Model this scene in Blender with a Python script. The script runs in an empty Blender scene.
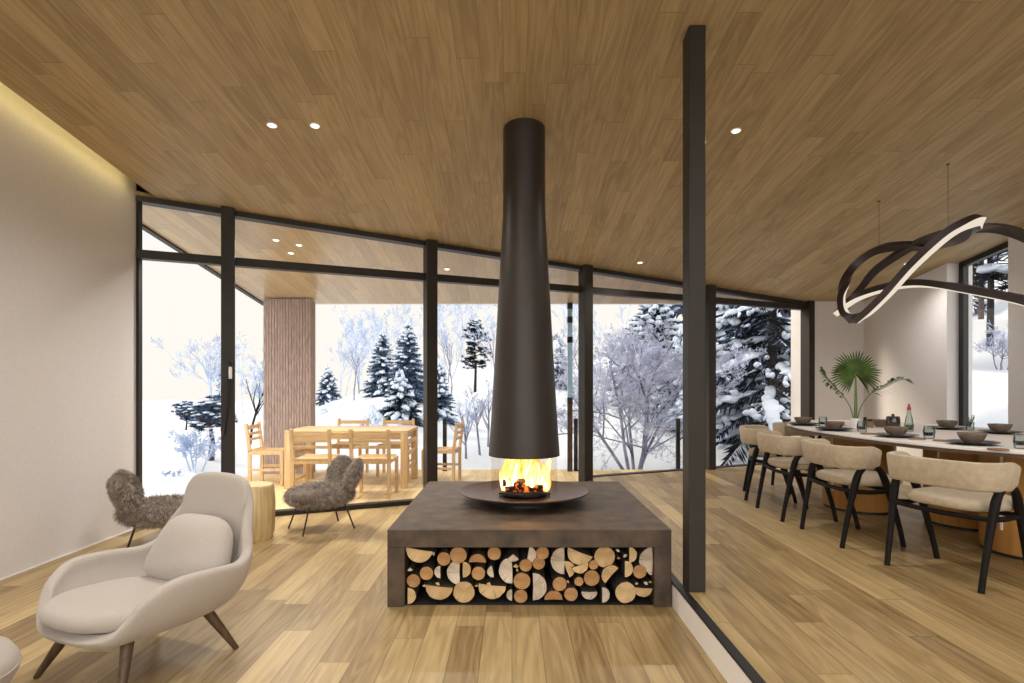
import bpy, math, random
from mathutils import Vector, Matrix
C = bpy.context.scene.collection
R = math.radians
PI = math.pi
F = 590.0          # focal length in pixels of the 1024 px wide photograph
EYE = 1.25         # eye height over the living-room floor
STEP = 0.145        # the dining floor is one step up

# ------------------------------------------------------------------ mesh builder
class MB:
    def __init__(s):
        s.v = []; s.f = []; s.m = []
    def add(s, vs, fs, mi=0):
        b = len(s.v)
        s.v.extend([tuple(p) for p in vs])
        s.f.extend([tuple(b + i for i in f) for f in fs])
        s.m.extend([mi] * len(fs))
        return s
    def box(s, c, d, rot=None, mi=0):
        x, y, z = d[0] / 2, d[1] / 2, d[2] / 2
        P = [Vector((i * x, j * y, k * z)) for k in (-1, 1) for j in (-1, 1) for i in (-1, 1)]
        if rot is not None:
            P = [rot @ p for p in P]
        c = Vector(c)
        return s.add([p + c for p in P], [(0, 2, 3, 1), (4, 5, 7, 6), (0, 1, 5, 4), (2, 6, 7, 3), (0, 4, 6, 2), (1, 3, 7, 5)], mi)
    def bx(s, x0, x1, y0, y1, z0, z1, mi=0):
        return s.box(((x0 + x1) / 2, (y0 + y1) / 2, (z0 + z1) / 2), (abs(x1 - x0), abs(y1 - y0), abs(z1 - z0)), None, mi)
    def bar(s, p, q, w, h, up=(0, 0, 1), mi=0):
        p, q = Vector(p), Vector(q)
        t = q - p; L = t.length; t.normalize()
        u = Vector(up)
        a = t.cross(u)
        if a.length < 1e-5: a = t.cross(Vector((0, 1, 0)))
        a.normalize(); b = a.cross(t)
        M = Matrix((a, t, b)).transposed()
        return s.box((p + q) / 2, (w, L, h), M, mi)
    def tube(s, pts, rad, n=8, cap=True, mi=0, sq=(1, 1), closed=False):
        pts = [Vector(p) for p in pts]
        m = len(pts)
        if not isinstance(rad, (list, tuple)): rad = [rad] * m
        T = []
        for i in range(m):
            if closed: t = pts[(i + 1) % m] - pts[i - 1]
            else: t = pts[min(i + 1, m - 1)] - pts[max(i - 1, 0)]
            T.append(t.normalized() if t.length > 1e-9 else Vector((0, 0, 1)))
        u = T[0].orthogonal().normalized()
        vs = []
        for i in range(m):
            u = u - T[i] * u.dot(T[i])
            if u.length < 1e-6: u = T[i].orthogonal()
            u.normalize(); w = T[i].cross(u)
            for k in range(n):
                a = 2 * PI * k / n
                vs.append(pts[i] + (u * math.cos(a) * sq[0] + w * math.sin(a) * sq[1]) * rad[i])
        fs = []
        for i in range(m if closed else m - 1):
            j = (i + 1) % m
            for k in range(n):
                k2 = (k + 1) % n
                fs.append((i * n + k, i * n + k2, j * n + k2, j * n + k))
        if cap and not closed:
            fs.append(tuple(reversed(range(n)))); fs.append(tuple((m - 1) * n + k for k in range(n)))
        return s.add(vs, fs, mi)
    def lathe(s, prof, n=32, c=(0, 0, 0), mi=0, sx=1, sy=1):
        c = Vector(c); vs = []; idx = []
        for r, z in prof:
            if r < 1e-6:
                idx.append([len(vs)] * n); vs.append(c + Vector((0, 0, z)))
            else:
                idx.append(list(range(len(vs), len(vs) + n)))
                for k in range(n):
                    a = 2 * PI * k / n
                    vs.append(c + Vector((r * sx * math.cos(a), r * sy * math.sin(a), z)))
        fs = []
        for i in range(len(prof) - 1):
            for k in range(n):
                k2 = (k + 1) % n
                q = [idx[i][k], idx[i][k2], idx[i + 1][k2], idx[i + 1][k]]
                q2 = []
                for t in q:
                    if t not in q2: q2.append(t)
                if len(q2) > 2: fs.append(tuple(q2))
        return s.add(vs, fs, mi)
    def ell(s, c, r, e=1.0, nu=20, nv=12, rot=None, mi=0):
        """superellipsoid; e < 1 squarer"""
        def pw(a, p): return math.copysign(abs(a) ** p, a)
        c = Vector(c); vs = []; 
        for j in range(nv + 1):
            ph = -PI / 2 + PI * j / nv
            for k in range(nu):
                a = 2 * PI * k / nu
                p = Vector((r[0] * pw(math.cos(ph), e) * pw(math.cos(a), e), r[1] * pw(math.cos(ph), e) * pw(math.sin(a), e), r[2] * pw(math.sin(ph), e)))
                if rot is not None: p = rot @ p
                vs.append(c + p)
        fs = []
        for j in range(nv):
            for k in range(nu):
                k2 = (k + 1) % nu
                fs.append((j * nu + k, j * nu + k2, (j + 1) * nu + k2, (j + 1) * nu + k))
        return s.add(vs, fs, mi)
    def prism(s, poly, z0, z1, mi=0):
        """poly: list of (x,y); z0,z1 numbers or functions of (x,y)"""
        g = lambda z, p: z(*p) if callable(z) else z
        n = len(poly)
        vs = [(p[0], p[1], g(z0, p)) for p in poly] + [(p[0], p[1], g(z1, p)) for p in poly]
        fs = [tuple(reversed(range(n))), tuple(range(n, 2 * n))]
        for i in range(n):
            j = (i + 1) % n
            fs.append((i, j, n + j, n + i))
        return s.add(vs, fs, mi)
    def grid(s, rows, mi=0, closed=False):
        n = len(rows[0]); vs = [p for r in rows for p in r]; fs = []
        for i in range(len(rows) - 1):
            for k in range(n if closed else n - 1):
                k2 = (k + 1) % n
                fs.append((i * n + k, i * n + k2, (i + 1) * n + k2, (i + 1) * n + k))
        return s.add(vs, fs, mi)
    def build(s, name, mats, parent=None, smooth=40, bevel=0, seg=2, subsurf=0, solid=0, fix=True):
        me = bpy.data.meshes.new(name)
        me.from_pydata(s.v, [], s.f)
        if not isinstance(mats, (list, tuple)): mats = [mats]
        for m in mats: me.materials.append(m)
        if len(mats) > 1: me.polygons.foreach_set('material_index', s.m)
        if fix:
            import bmesh
            b = bmesh.new(); b.from_mesh(me); bmesh.ops.recalc_face_normals(b, faces=b.faces); b.to_mesh(me); b.free()
        if smooth:
            me.polygons.foreach_set('use_smooth', [True] * len(me.polygons))
            if smooth < 180: me.set_sharp_from_angle(angle=R(smooth))
        me.update()
        o = bpy.data.objects.new(name, me); C.objects.link(o)
        if parent is not None: o.parent = parent
        if solid:
            md = o.modifiers.new('solid', 'SOLIDIFY'); md.thickness = solid; md.offset = -1
        if bevel:
            md = o.modifiers.new('bevel', 'BEVEL'); md.width = bevel; md.segments = seg; md.limit_method = 'ANGLE'; md.angle_limit = R(35)
        if subsurf:
            md = o.modifiers.new('sub', 'SUBSURF'); md.levels = subsurf; md.render_levels = subsurf
        return o

def tag(o, label=None, cat=None, group=None, kind=None):
    if label: o['label'] = label
    if cat: o['category'] = cat
    if group: o['group'] = group
    if kind: o['kind'] = kind
    return o
def thing(name, label, cat, loc=(0, 0, 0), rz=0, group=None):
    o = bpy.data.objects.new(name, None); C.objects.link(o)
    o.empty_display_size = .1
    o.location = loc; o.rotation_euler = (0, 0, rz)
    return tag(o, label, cat, group)
def struct(o):
    o['kind'] = 'structure'; return o
def node(name):
    o = bpy.data.objects.new(name, None); C.objects.link(o); o['kind'] = 'structure'; return o
def dup(root, loc, rz, label=None, group=None, scale=None):
    r = root.copy(); C.objects.link(r); r.location = loc; r.rotation_euler = (0, 0, rz)
    if label: r['label'] = label
    if group: r['group'] = group
    if scale: r.scale = scale if isinstance(scale, (tuple, list)) else (scale,) * 3
    for ch in list(root.children):
        c = ch.copy(); C.objects.link(c); c.parent = r
        for g in list(ch.children):
            d = g.copy(); C.objects.link(d); d.parent = c
    return r
def cat_rom(pts, n, closed=False):
    P = [Vector(p) for p in pts]; m = len(P); out = []
    rng = m if closed else m - 1
    for i in range(rng):
        if closed: a, b, c, d = P[i - 1], P[i], P[(i + 1) % m], P[(i + 2) % m]
        else: a, b, c, d = P[max(i - 1, 0)], P[i], P[i + 1], P[min(i + 2, m - 1)]
        for k in range(n):
            t = k / n
            out.append(.5 * ((2 * b) + (c - a) * t + (2 * a - 5 * b + 4 * c - d) * t * t + (3 * b - a - 3 * c + d) * t ** 3))
    if not closed: out.append(P[-1])
    return out
def face_rz(fx, fy):
    """rotation that turns local -Y to the direction (fx, fy)"""
    return math.atan2(fx, -fy)
def sstep(a, b, x):
    t = max(0, min(1, (x - a) / (b - a))); return t * t * (3 - 2 * t)

# ------------------------------------------------------------------ materials
def nt(name):
    m = bpy.data.materials.new(name); m.use_nodes = True
    t = m.node_tree; t.nodes.clear()
    out = t.nodes.new('ShaderNodeOutputMaterial')
    return m, t, out
def N(t, typ, **kw):
    n = t.nodes.new(typ)
    for k, v in kw.items():
        if k.startswith('i_'):
            n.inputs[int(k[2:])].default_value = v
        else: setattr(n, k, v)
    return n
def math_(t, op, a, b=None, c=None):
    n = t.nodes.new('ShaderNodeMath'); n.operation = op
    for i, x in enumerate((a, b, c)):
        if x is None: continue
        if isinstance(x, (int, float)): n.inputs[i].default_value = x
        else: t.links.new(x, n.inputs[i])
    return n.outputs[0]
def mixc(t, f, a, b, mode='MIX'):
    n = t.nodes.new('ShaderNodeMix'); n.data_type = 'RGBA'; n.blend_type = mode
    for i, x in ((0, f), (6, a), (7, b)):
        if isinstance(x, (int, float)): n.inputs[i].default_value = x
        elif isinstance(x, (tuple, list)): n.inputs[i].default_value = (*x[:3], 1)
        else: t.links.new(x, n.inputs[i])
    return n.outputs[2]
def mat(name, col, rough=.6, metal=0, var=0, vscale=8, bump=0, bscale=60, spec=.5, stretch=(1, 1, 1), col2=None, sheen=0, detail=4, coat=0):
    m, t, out = nt(name)
    p = N(t, 'ShaderNodeBsdfPrincipled')
    t.links.new(p.outputs[0], out.inputs[0])
    p.inputs['Roughness'].default_value = rough; p.inputs['Metallic'].default_value = metal
    p.inputs['Specular IOR Level'].default_value = spec
    if sheen: p.inputs['Sheen Weight'].default_value = sheen
    if coat: p.inputs['Coat Weight'].default_value = coat; p.inputs['Coat Roughness'].default_value = .1
    p.inputs['Base Color'].default_value = (*col, 1)
    if var or bump:
        tc = N(t, 'ShaderNodeTexCoord'); mp = N(t, 'ShaderNodeMapping'); mp.inputs['Scale'].default_value = stretch
        t.links.new(tc.outputs['Object'], mp.inputs[0])
    if var or col2:
        if not (var or bump):
            tc = N(t, 'ShaderNodeTexCoord'); mp = N(t, 'ShaderNodeMapping'); t.links.new(tc.outputs['Object'], mp.inputs[0])
        nz = N(t, 'ShaderNodeTexNoise'); nz.inputs['Scale'].default_value = vscale; nz.inputs['Detail'].default_value = detail
        t.links.new(mp.outputs[0], nz.inputs[0])
        f = math_(t, 'MULTIPLY_ADD', nz.outputs[0], 2.4, -.7)
        cl = N(t, 'ShaderNodeClamp'); t.links.new(f, cl.inputs[0])
        c1 = tuple(c * (1 - var) for c in col); c2 = col2 or tuple(min(1, c * (1 + var)) for c in col)
        t.links.new(mixc(t, cl.outputs[0], c1, c2), p.inputs['Base Color'])
    if bump:
        nb = N(t, 'ShaderNodeTexNoise'); nb.inputs['Scale'].default_value = bscale; nb.inputs['Detail'].default_value = 3
        t.links.new(mp.outputs[0], nb.inputs[0])
        b = N(t, 'ShaderNodeBump'); b.inputs['Strength'].default_value = bump; b.inputs['Distance'].default_value = .01
        t.links.new(nb.outputs[0], b.inputs['Height']); t.links.new(b.outputs[0], p.inputs['Normal'])
    return m
def plank_mat(name, dark, light, w=.145, L=1.3, rough=.42, gap=.55, idvar=.55, off=0.0, grainamt=.8, spec=.4, blot=.6):
    m, t, out = nt(name)
    p = N(t, 'ShaderNodeBsdfPrincipled'); t.links.new(p.outputs[0], out.inputs[0])
    g = N(t, 'ShaderNodeNewGeometry'); sp = N(t, 'ShaderNodeSeparateXYZ'); t.links.new(g.outputs['Position'], sp.inputs[0])
    x, y = sp.outputs[0], sp.outputs[1]
    xs = math_(t, 'MULTIPLY_ADD', x, 1 / w, off); ix = math_(t, 'FLOOR', xs); fx = math_(t, 'FRACT', xs)
    w1 = N(t, 'ShaderNodeTexWhiteNoise', noise_dimensions='1D'); t.links.new(ix, w1.inputs['W'])
    ys = math_(t, 'MULTIPLY_ADD', w1.outputs['Value'], 9.7, math_(t, 'MULTIPLY', y, 1 / L))
    iy = math_(t, 'FLOOR', ys); fy = math_(t, 'FRACT', ys)
    cb = N(t, 'ShaderNodeCombineXYZ'); t.links.new(ix, cb.inputs[0]); t.links.new(iy, cb.inputs[1])
    w2 = N(t, 'ShaderNodeTexWhiteNoise', noise_dimensions='2D'); t.links.new(cb.outputs[0], w2.inputs['Vector'])
    rid = w2.outputs['Value']
    def grain(sx, sy, scale, det, dist):
        c = N(t, 'ShaderNodeCombineXYZ')
        t.links.new(math_(t, 'MULTIPLY_ADD', rid, 61.0, math_(t, 'MULTIPLY', x, sx)), c.inputs[0])
        t.links.new(math_(t, 'MULTIPLY_ADD', rid, 37.0, math_(t, 'MULTIPLY', y, sy)), c.inputs[1])
        n = N(t, 'ShaderNodeTexNoise'); n.inputs['Scale'].default_value = scale; n.inputs['Detail'].default_value = det
        n.inputs['Distortion'].default_value = dist; t.links.new(c.outputs[0], n.inputs[0]); return n.outputs[0]
    n1 = grain(7, .7, 1.0, 2, .9)
    ring = math_(t, 'MULTIPLY_ADD', math_(t, 'SINE', math_(t, 'MULTIPLY', n1, 40.0)), .5, .5)
    n2 = grain(48, 2.0, 1.0, 4, .5)
    n3 = grain(3, .5, 1.0, 3, .4)
    a = math_(t, 'MULTIPLY_ADD', math_(t, 'SUBTRACT', rid, .5), idvar, .5)
    a = math_(t, 'MULTIPLY_ADD', math_(t, 'SUBTRACT', ring, .5), .22 * grainamt, a)
    a = math_(t, 'MULTIPLY_ADD', math_(t, 'SUBTRACT', n2, .5), .75 * grainamt, a)
    a = math_(t, 'MULTIPLY_ADD', math_(t, 'SUBTRACT', n3, .5), blot, a)
    cl = N(t, 'ShaderNodeClamp'); t.links.new(a, cl.inputs[0])
    col = mixc(t, cl.outputs[0], dark, light)
    gx = math_(t, 'LESS_THAN', math_(t, 'MINIMUM', fx, math_(t, 'SUBTRACT', 1.0, fx)), .014)
    gy = math_(t, 'LESS_THAN', math_(t, 'MINIMUM', fy, math_(t, 'SUBTRACT', 1.0, fy)), .0018)
    gm = math_(t, 'MULTIPLY', math_(t, 'MAXIMUM', gx, gy), gap)
    col = mixc(t, gm, col, tuple(c * .25 for c in dark))
    t.links.new(col, p.inputs['Base Color'])
    p.inputs['Roughness'].default_value = rough; p.inputs['Specular IOR Level'].default_value = spec
    b = N(t, 'ShaderNodeBump'); b.inputs['Strength'].default_value = .12; b.inputs['Distance'].default_value = .004
    t.links.new(n2, b.inputs['Height']); t.links.new(b.outputs[0], p.inputs['Normal'])
    return m
def grain_mat(name, dark, light, axis=2, rough=.5, scale=1.0):
    """solid wood with grain along one local axis"""
    m, t, out = nt(name)
    p = N(t, 'ShaderNodeBsdfPrincipled'); t.links.new(p.outputs[0], out.inputs[0])
    tc = N(t, 'ShaderNodeTexCoord'); mp = N(t, 'ShaderNodeMapping')
    sc = [45 * scale] * 3; sc[axis] = 3 * scale; mp.inputs['Scale'].default_value = sc
    t.links.new(tc.outputs['Object'], mp.inputs[0])
    nz = N(t, 'ShaderNodeTexNoise'); nz.inputs['Scale'].default_value = 1; nz.inputs['Detail'].default_value = 4; nz.inputs['Distortion'].default_value = .5
    t.links.new(mp.outputs[0], nz.inputs[0])
    f = math_(t, 'MULTIPLY_ADD', nz.outputs[0], 2.2, -.6); cl = N(t, 'ShaderNodeClamp'); t.links.new(f, cl.inputs[0])
    t.links.new(mixc(t, cl.outputs[0], dark, light), p.inputs['Base Color'])
    p.inputs['Roughness'].default_value = rough
    return m
def emit(name, col, s):
    m, t, out = nt(name); e = N(t, 'ShaderNodeEmission'); e.inputs[0].default_value = (*col, 1); e.inputs[1].default_value = s
    t.links.new(e.outputs[0], out.inputs[0]); return m
def pane_mat(name, tint=(1, 1, 1), refl=.05):
    m, t, out = nt(name)
    tr = N(t, 'ShaderNodeBsdfTransparent'); tr.inputs[0].default_value = (*tint, 1)
    gl = N(t, 'ShaderNodeBsdfGlossy'); gl.inputs['Roughness'].default_value = .02
    fr = N(t, 'ShaderNodeFresnel'); fr.inputs[0].default_value = 1.35
    mx = N(t, 'ShaderNodeMixShader')
    t.links.new(math_(t, 'MULTIPLY', fr.outputs[0], refl), mx.inputs[0]); t.links.new(tr.outputs[0], mx.inputs[1]); t.links.new(gl.outputs[0], mx.inputs[2])
    t.links.new(mx.outputs[0], out.inputs[0]); return m
def log_end_mat(name, dark, light):
    m, t, out = nt(name)
    p = N(t, 'ShaderNodeBsdfPrincipled'); t.links.new(p.outputs[0], out.inputs[0]); p.inputs['Roughness'].default_value = .75
    tc = N(t, 'ShaderNodeTexCoord'); sp = N(t, 'ShaderNodeSeparateXYZ'); t.links.new(tc.outputs['Object'], sp.inputs[0])
    oi = N(t, 'ShaderNodeObjectInfo')
    nz = N(t, 'ShaderNodeTexNoise'); nz.inputs['Scale'].default_value = 14; nz.inputs['Detail'].default_value = 4
    t.links.new(tc.outputs['Object'], nz.inputs[0])
    x2 = math_(t, 'MULTIPLY', sp.outputs[0], sp.outputs[0]); z2 = math_(t, 'MULTIPLY', sp.outputs[2], sp.outputs[2])
    r = math_(t, 'SQRT', math_(t, 'ADD', x2, z2))
    s = math_(t, 'SINE', math_(t, 'MULTIPLY_ADD', nz.outputs[0], 14.0, math_(t, 'MULTIPLY', r, 620.0)))
    f = math_(t, 'MULTIPLY_ADD', s, .26, math_(t, 'MULTIPLY_ADD', nz.outputs[0], 1.5, -.32))
    f = math_(t, 'MULTIPLY_ADD', math_(t, 'SUBTRACT', oi.outputs['Random'], .5), .35, f)
    an = math_(t, 'ARCTAN2', sp.outputs[0], sp.outputs[2])          # radial drying cracks
    wn = N(t, 'ShaderNodeTexNoise', noise_dimensions='1D'); wn.inputs['Scale'].default_value = 5.5; wn.inputs['Detail'].default_value = 2
    t.links.new(math_(t, 'MULTIPLY_ADD', oi.outputs['Random'], 40.0, an), wn.inputs['W'])
    ck = math_(t, 'GREATER_THAN', wn.outputs[0], .68)
    cl = N(t, 'ShaderNodeClamp'); t.links.new(f, cl.inputs[0])
    c = mixc(t, cl.outputs[0], dark, light)
    c = mixc(t, math_(t, 'MULTIPLY', ck, .55), c, tuple(k * .3 for k in dark))
    t.links.new(c, p.inputs['Base Color']); return m

M = {}
M['floor'] = plank_mat('oak_floor', (.165, .10, .037), (.57, .425, .21), w=.145, L=1.35, rough=.38, idvar=.6)
M['deck'] = plank_mat('deck_wood', (.46, .33, .16), (.80, .64, .36), w=.12, L=2.2, rough=.5)
M['soffit'] = plank_mat('oak_soffit', (.34, .24, .12), (.66, .52, .31), w=.135, L=1.5, rough=.34, off=.37, gap=.4, idvar=.38, grainamt=.7, spec=.6)
M['ceiling'] = plank_mat('oak_ceiling', (.28, .197, .098), (.62, .485, .275), w=.135, L=1.5, rough=.55, off=.37, gap=.4, idvar=.30, grainamt=.95, blot=.4)
M['plaster'] = mat('plaster', (.70, .68, .685), .85, var=.03, vscale=40, bump=.08, bscale=180, spec=.2)
M['white'] = mat('white_paint', (.88, .86, .83), .6, var=.02)
M['steel'] = mat('dark_bronze_steel', (.030, .025, .021), .5, var=.12, vscale=6, spec=.3)
M['black'] = mat('black_steel', (.008, .008, .008), .5)
M['flue'] = mat('flue_steel', (.036, .028, .024), .42, metal=.25, var=.10, vscale=5)
M['patina'] = mat('patinated_steel', (.052, .035, .023), .6, var=.3, vscale=9, col2=(.112, .072, .044), detail=10, bump=.15, bscale=40)
M['disc'] = mat('brown_disc', (.075, .043, .034), .42, var=.08)
M['inside'] = mat('niche_black', (.012, .010, .009), .9)  # near-black for the back and base of the log niche
M['glass'] = pane_mat('window_glass')
M['screen'] = pane_mat('fire_glass', (.97, .95, .93))
M['boucle'] = mat('beige_wool', (.445, .40, .36), .95, var=.08, vscale=220, bump=.25, bscale=500, spec=.15, sheen=.25)
M['walnut'] = grain_mat('walnut_leg', (.045, .026, .013), (.13, .078, .04))
M['tan'] = mat('tan_fabric', (.52, .435, .32), .95, var=.12, vscale=30, bump=.2, bscale=420, spec=.15, sheen=.2)
M['darkwood'] = mat('black_stained_ash', (.008, .0065, .006), .6, var=.2, vscale=20, stretch=(8, 8, 1), spec=.2)
M['fur'] = mat('grey_brown_fur', (.24, .195, .16), .8, var=.35, vscale=26, col2=(.56, .49, .425), spec=.2)
M['hide'] = mat('grey_brown_hide', (.14, .11, .09), .9, var=.3, vscale=20)
M['pine'] = grain_mat('pale_pine', (.52, .34, .16), (.78, .58, .34))
M['pine_x'] = grain_mat('pale_pine_long', (.52, .34, .16), (.78, .58, .34), axis=0)
M['stump'] = grain_mat('pale_stump', (.40, .28, .12), (.74, .58, .32), axis=2, scale=.5)
M['tabletop'] = mat('pale_stone_top', (.90, .88, .87), .7, var=.06, vscale=3)
M['edge'] = mat('brown_top_edge', (.12, .075, .05), .5)
M['amber'] = grain_mat('amber_veneer', (.38, .18, .045), (.56, .29, .085), axis=2, rough=.4, scale=.3)
M['bowl'] = mat('taupe_stoneware', (.22, .165, .125), .55, var=.25, vscale=50)
M['plate'] = mat('black_plate', (.016, .015, .015), .35)
M['ceramic'] = mat('white_ceramic', (.78, .77, .75), .3)
M['bglass'] = mat('smoked_glass', (.03, .02, .015), .08, spec=.8)
M['coaster'] = mat('wood_coaster', (.27, .16, .08), .6, var=.2)
M['napkin'] = mat('white_linen', (.72, .70, .68), .9)
M['palm'] = mat('palm_green', (.014, .045, .009), .45, var=.5, vscale=9, col2=(.10, .19, .025))
M['stem'] = mat('palm_stem', (.12, .20, .045), .5, var=.2)
M['red'] = mat('red_cap', (.35, .05, .03), .5)
M['batten'] = None
M['bark'] = mat('log_bark', (.05, .033, .022), .95, var=.5, vscale=40, bump=.5, bscale=60)
M['end_o'] = log_end_mat('cut_orange', (.27, .125, .04), (.58, .34, .14))
M['end_y'] = log_end_mat('cut_yellow', (.36, .22, .085), (.74, .54, .29))
M['end_w'] = log_end_mat('cut_pale', (.30, .22, .155), (.76, .66, .53))
M['lit'] = emit('downlight_glow', (1, .93, .82), 3)
M['strip'] = emit('lamp_diffuser', (1, .87, .70), .85)
M['cove'] = emit('cove_glow', (1, .78, .28), 6)
M['snow'] = mat('snow', (.64, .68, .735), .8, var=.04, vscale=1.5, bump=.3, bscale=3, spec=.2)
M['tsnow'] = mat('tree_snow', (.62, .69, .80), .85, spec=.2)
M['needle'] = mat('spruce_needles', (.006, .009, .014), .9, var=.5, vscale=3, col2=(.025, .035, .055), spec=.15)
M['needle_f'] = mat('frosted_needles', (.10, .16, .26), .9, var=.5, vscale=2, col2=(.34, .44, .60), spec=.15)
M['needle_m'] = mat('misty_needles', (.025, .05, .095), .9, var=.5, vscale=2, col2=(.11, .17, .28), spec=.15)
M['trunk'] = mat('dark_trunk', (.014, .011, .012), .95, var=.4, vscale=9)
M['trunk_p'] = mat('pine_trunk', (.075, .05, .05), .95, var=.4, vscale=9)
M['frost'] = mat('frosted_twigs', (.42, .46, .62), .9, var=.3, vscale=2, col2=(.70, .74, .90), spec=.15)
M['frost_d'] = mat('frosted_limbs', (.13, .13, .19), .9, var=.4, vscale=3, col2=(.42, .44, .56), spec=.15)
M['frost_b'] = mat('hazy_blue_frost', (.36, .47, .70), .9, var=.2, vscale=2, col2=(.60, .69, .86), spec=.15)  # frost tone made paler and bluer to carry the distance haze
def batten_mat():
    m, t, out = nt('timber_battens')
    p = N(t, 'ShaderNodeBsdfPrincipled'); t.links.new(p.outputs[0], out.inputs[0]); p.inputs['Roughness'].default_value = .8
    tc = N(t, 'ShaderNodeTexCoord'); mp = N(t, 'ShaderNodeMapping'); mp.inputs['Scale'].default_value = (70, 70, 7)
    t.links.new(tc.outputs['Object'], mp.inputs[0])
    nz = N(t, 'ShaderNodeTexNoise'); nz.inputs['Scale'].default_value = 1.6; nz.inputs['Detail'].default_value = 5; t.links.new(mp.outputs[0], nz.inputs[0])
    f = math_(t, 'MULTIPLY_ADD', nz.outputs[0], 2.4, -.7); cl = N(t, 'ShaderNodeClamp'); t.links.new(f, cl.inputs[0])
    t.links.new(mixc(t, cl.outputs[0], (.25, .18, .16), (.50, .39, .35)), p.inputs['Base Color'])
    return m
M['batten'] = batten_mat()
M['lampbody'] = mat('bronze_ribbon', (.045, .032, .034), .4, metal=.3)
M['clear'] = pane_mat('clear_glass', (.86, .90, .90), .8)
EXPO = 0.0
SKY, SKY_UP, SKY_BACK = 1.0, .15, 2.4
SPOT, SPOT_OUT, FIRE = 84, 105, 14
SPOTC = (1, .945, .88)
SUN = 3.0; SUN_DIR = (.78, -.30, -.42)
# ------------------------------------------------------------------ camera, sky, lamps
sc = bpy.context.scene
cd = bpy.data.cameras.new('camera'); cam = bpy.data.objects.new('camera', cd); C.objects.link(cam)
cam.location = (0, 0, EYE); cam.rotation_euler = (R(90), 0, 0)
cd.sensor_width = 36; cd.lens = F / 1024 * 36; cd.shift_y = 43.5 / 1024; cd.clip_end = 500; cd.clip_start = .05
sc.camera = cam
vs = sc.view_settings
vs.view_transform = 'Standard'; vs.look = 'None'; vs.gamma = 1; vs.use_curve_mapping = False; vs.exposure = EXPO
try:
    sc.cycles.use_denoising = True
    sc.cycles.max_bounces = 8; sc.cycles.diffuse_bounces = 5; sc.cycles.transparent_max_bounces = 16
    sc.cycles.sample_clamp_indirect = 6; sc.cycles.caustics_reflective = False; sc.cycles.caustics_refractive = False
except Exception: pass
w = bpy.data.worlds.new('overcast_sky'); sc.world = w; w.use_nodes = True
t = w.node_tree; t.nodes.clear()
wo = N(t, 'ShaderNodeOutputWorld'); bg = N(t, 'ShaderNodeBackground'); t.links.new(bg.outputs[0], wo.inputs[0])
tc = N(t, 'ShaderNodeTexCoord'); sp = N(t, 'ShaderNodeSeparateXYZ'); t.links.new(tc.outputs['Generated'], sp.inputs[0])
up = N(t, 'ShaderNodeMapRange', interpolation_type='SMOOTHSTEP'); t.links.new(sp.outputs[2], up.inputs[0])
up.inputs[1].default_value = .25; up.inputs[2].default_value = .9
back = N(t, 'ShaderNodeMapRange', interpolation_type='SMOOTHSTEP'); t.links.new(math_(t, 'MULTIPLY', sp.outputs[1], -1.0), back.inputs[0])
back.inputs[1].default_value = .2; back.inputs[2].default_value = 1.0
above = math_(t, 'GREATER_THAN', sp.outputs[2], 0.0)
s = math_(t, 'MULTIPLY_ADD', up.outputs[0], SKY_UP, SKY)
s = math_(t, 'MULTIPLY_ADD', math_(t, 'MULTIPLY', back.outputs[0], above), SKY_BACK, s)
hz = N(t, 'ShaderNodeMapRange', interpolation_type='SMOOTHSTEP'); t.links.new(sp.outputs[2], hz.inputs[0])
hz.inputs[1].default_value = .0; hz.inputs[2].default_value = .35
t.links.new(mixc(t, hz.outputs[0], (1, .96, .88), (1.0, .97, .93)), bg.inputs[0]); t.links.new(s, bg.inputs[1])
w.cycles.sampling_method = 'AUTOMATIC'

def fac_y(x): return 6.626 + .45 * x            # inner face of the glass front
def ceil_z(x, y): return 2.90 - .133 * (y - 5.15)
WX, EX, BY, NY = -3.28, 5.07, 8.5, -2.6           # walls; BY = far dining wall, NY = behind the camera
FX = 4.27                                         # where the glass front ends
u = Vector((1, .45, 0)).normalized(); nrm = Vector((-.45, 1, 0)).normalized()   # along and out of the glass front
FR = math.atan2(.45, 1)
SX = .905                                          # edge of the raised dining floor

# ------------------------------------------------------------------ floors
b = MB(); b.prism([(WX - .05, NY), (SX, NY), (SX, fac_y(SX) + .1), (WX - .05, fac_y(WX) + .1)], -.2, 0)
struct(b.build('floor', M['floor'], smooth=0))
b = MB(); b.prism([(SX + .012, NY), (EX + .1, NY), (EX + .1, BY + .05), (FX, BY + .05), (SX + .012, fac_y(SX) + .1)], -.2, STEP)
struct(b.build('floor', M['floor'], smooth=0))
b = MB(); b.prism([(SX, NY), (SX + .012, NY), (SX + .012, fac_y(SX)), (SX, fac_y(SX))], 0, STEP - .010)
struct(b.build('trim_1', M['white'], smooth=0))
b = MB(); b.prism([(SX - .006, NY), (SX + .036, NY), (SX + .036, fac_y(SX)), (SX - .006, fac_y(SX))], STEP - .010, STEP + .003)
struct(b.build('trim_2', M['black'], smooth=0))
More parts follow.
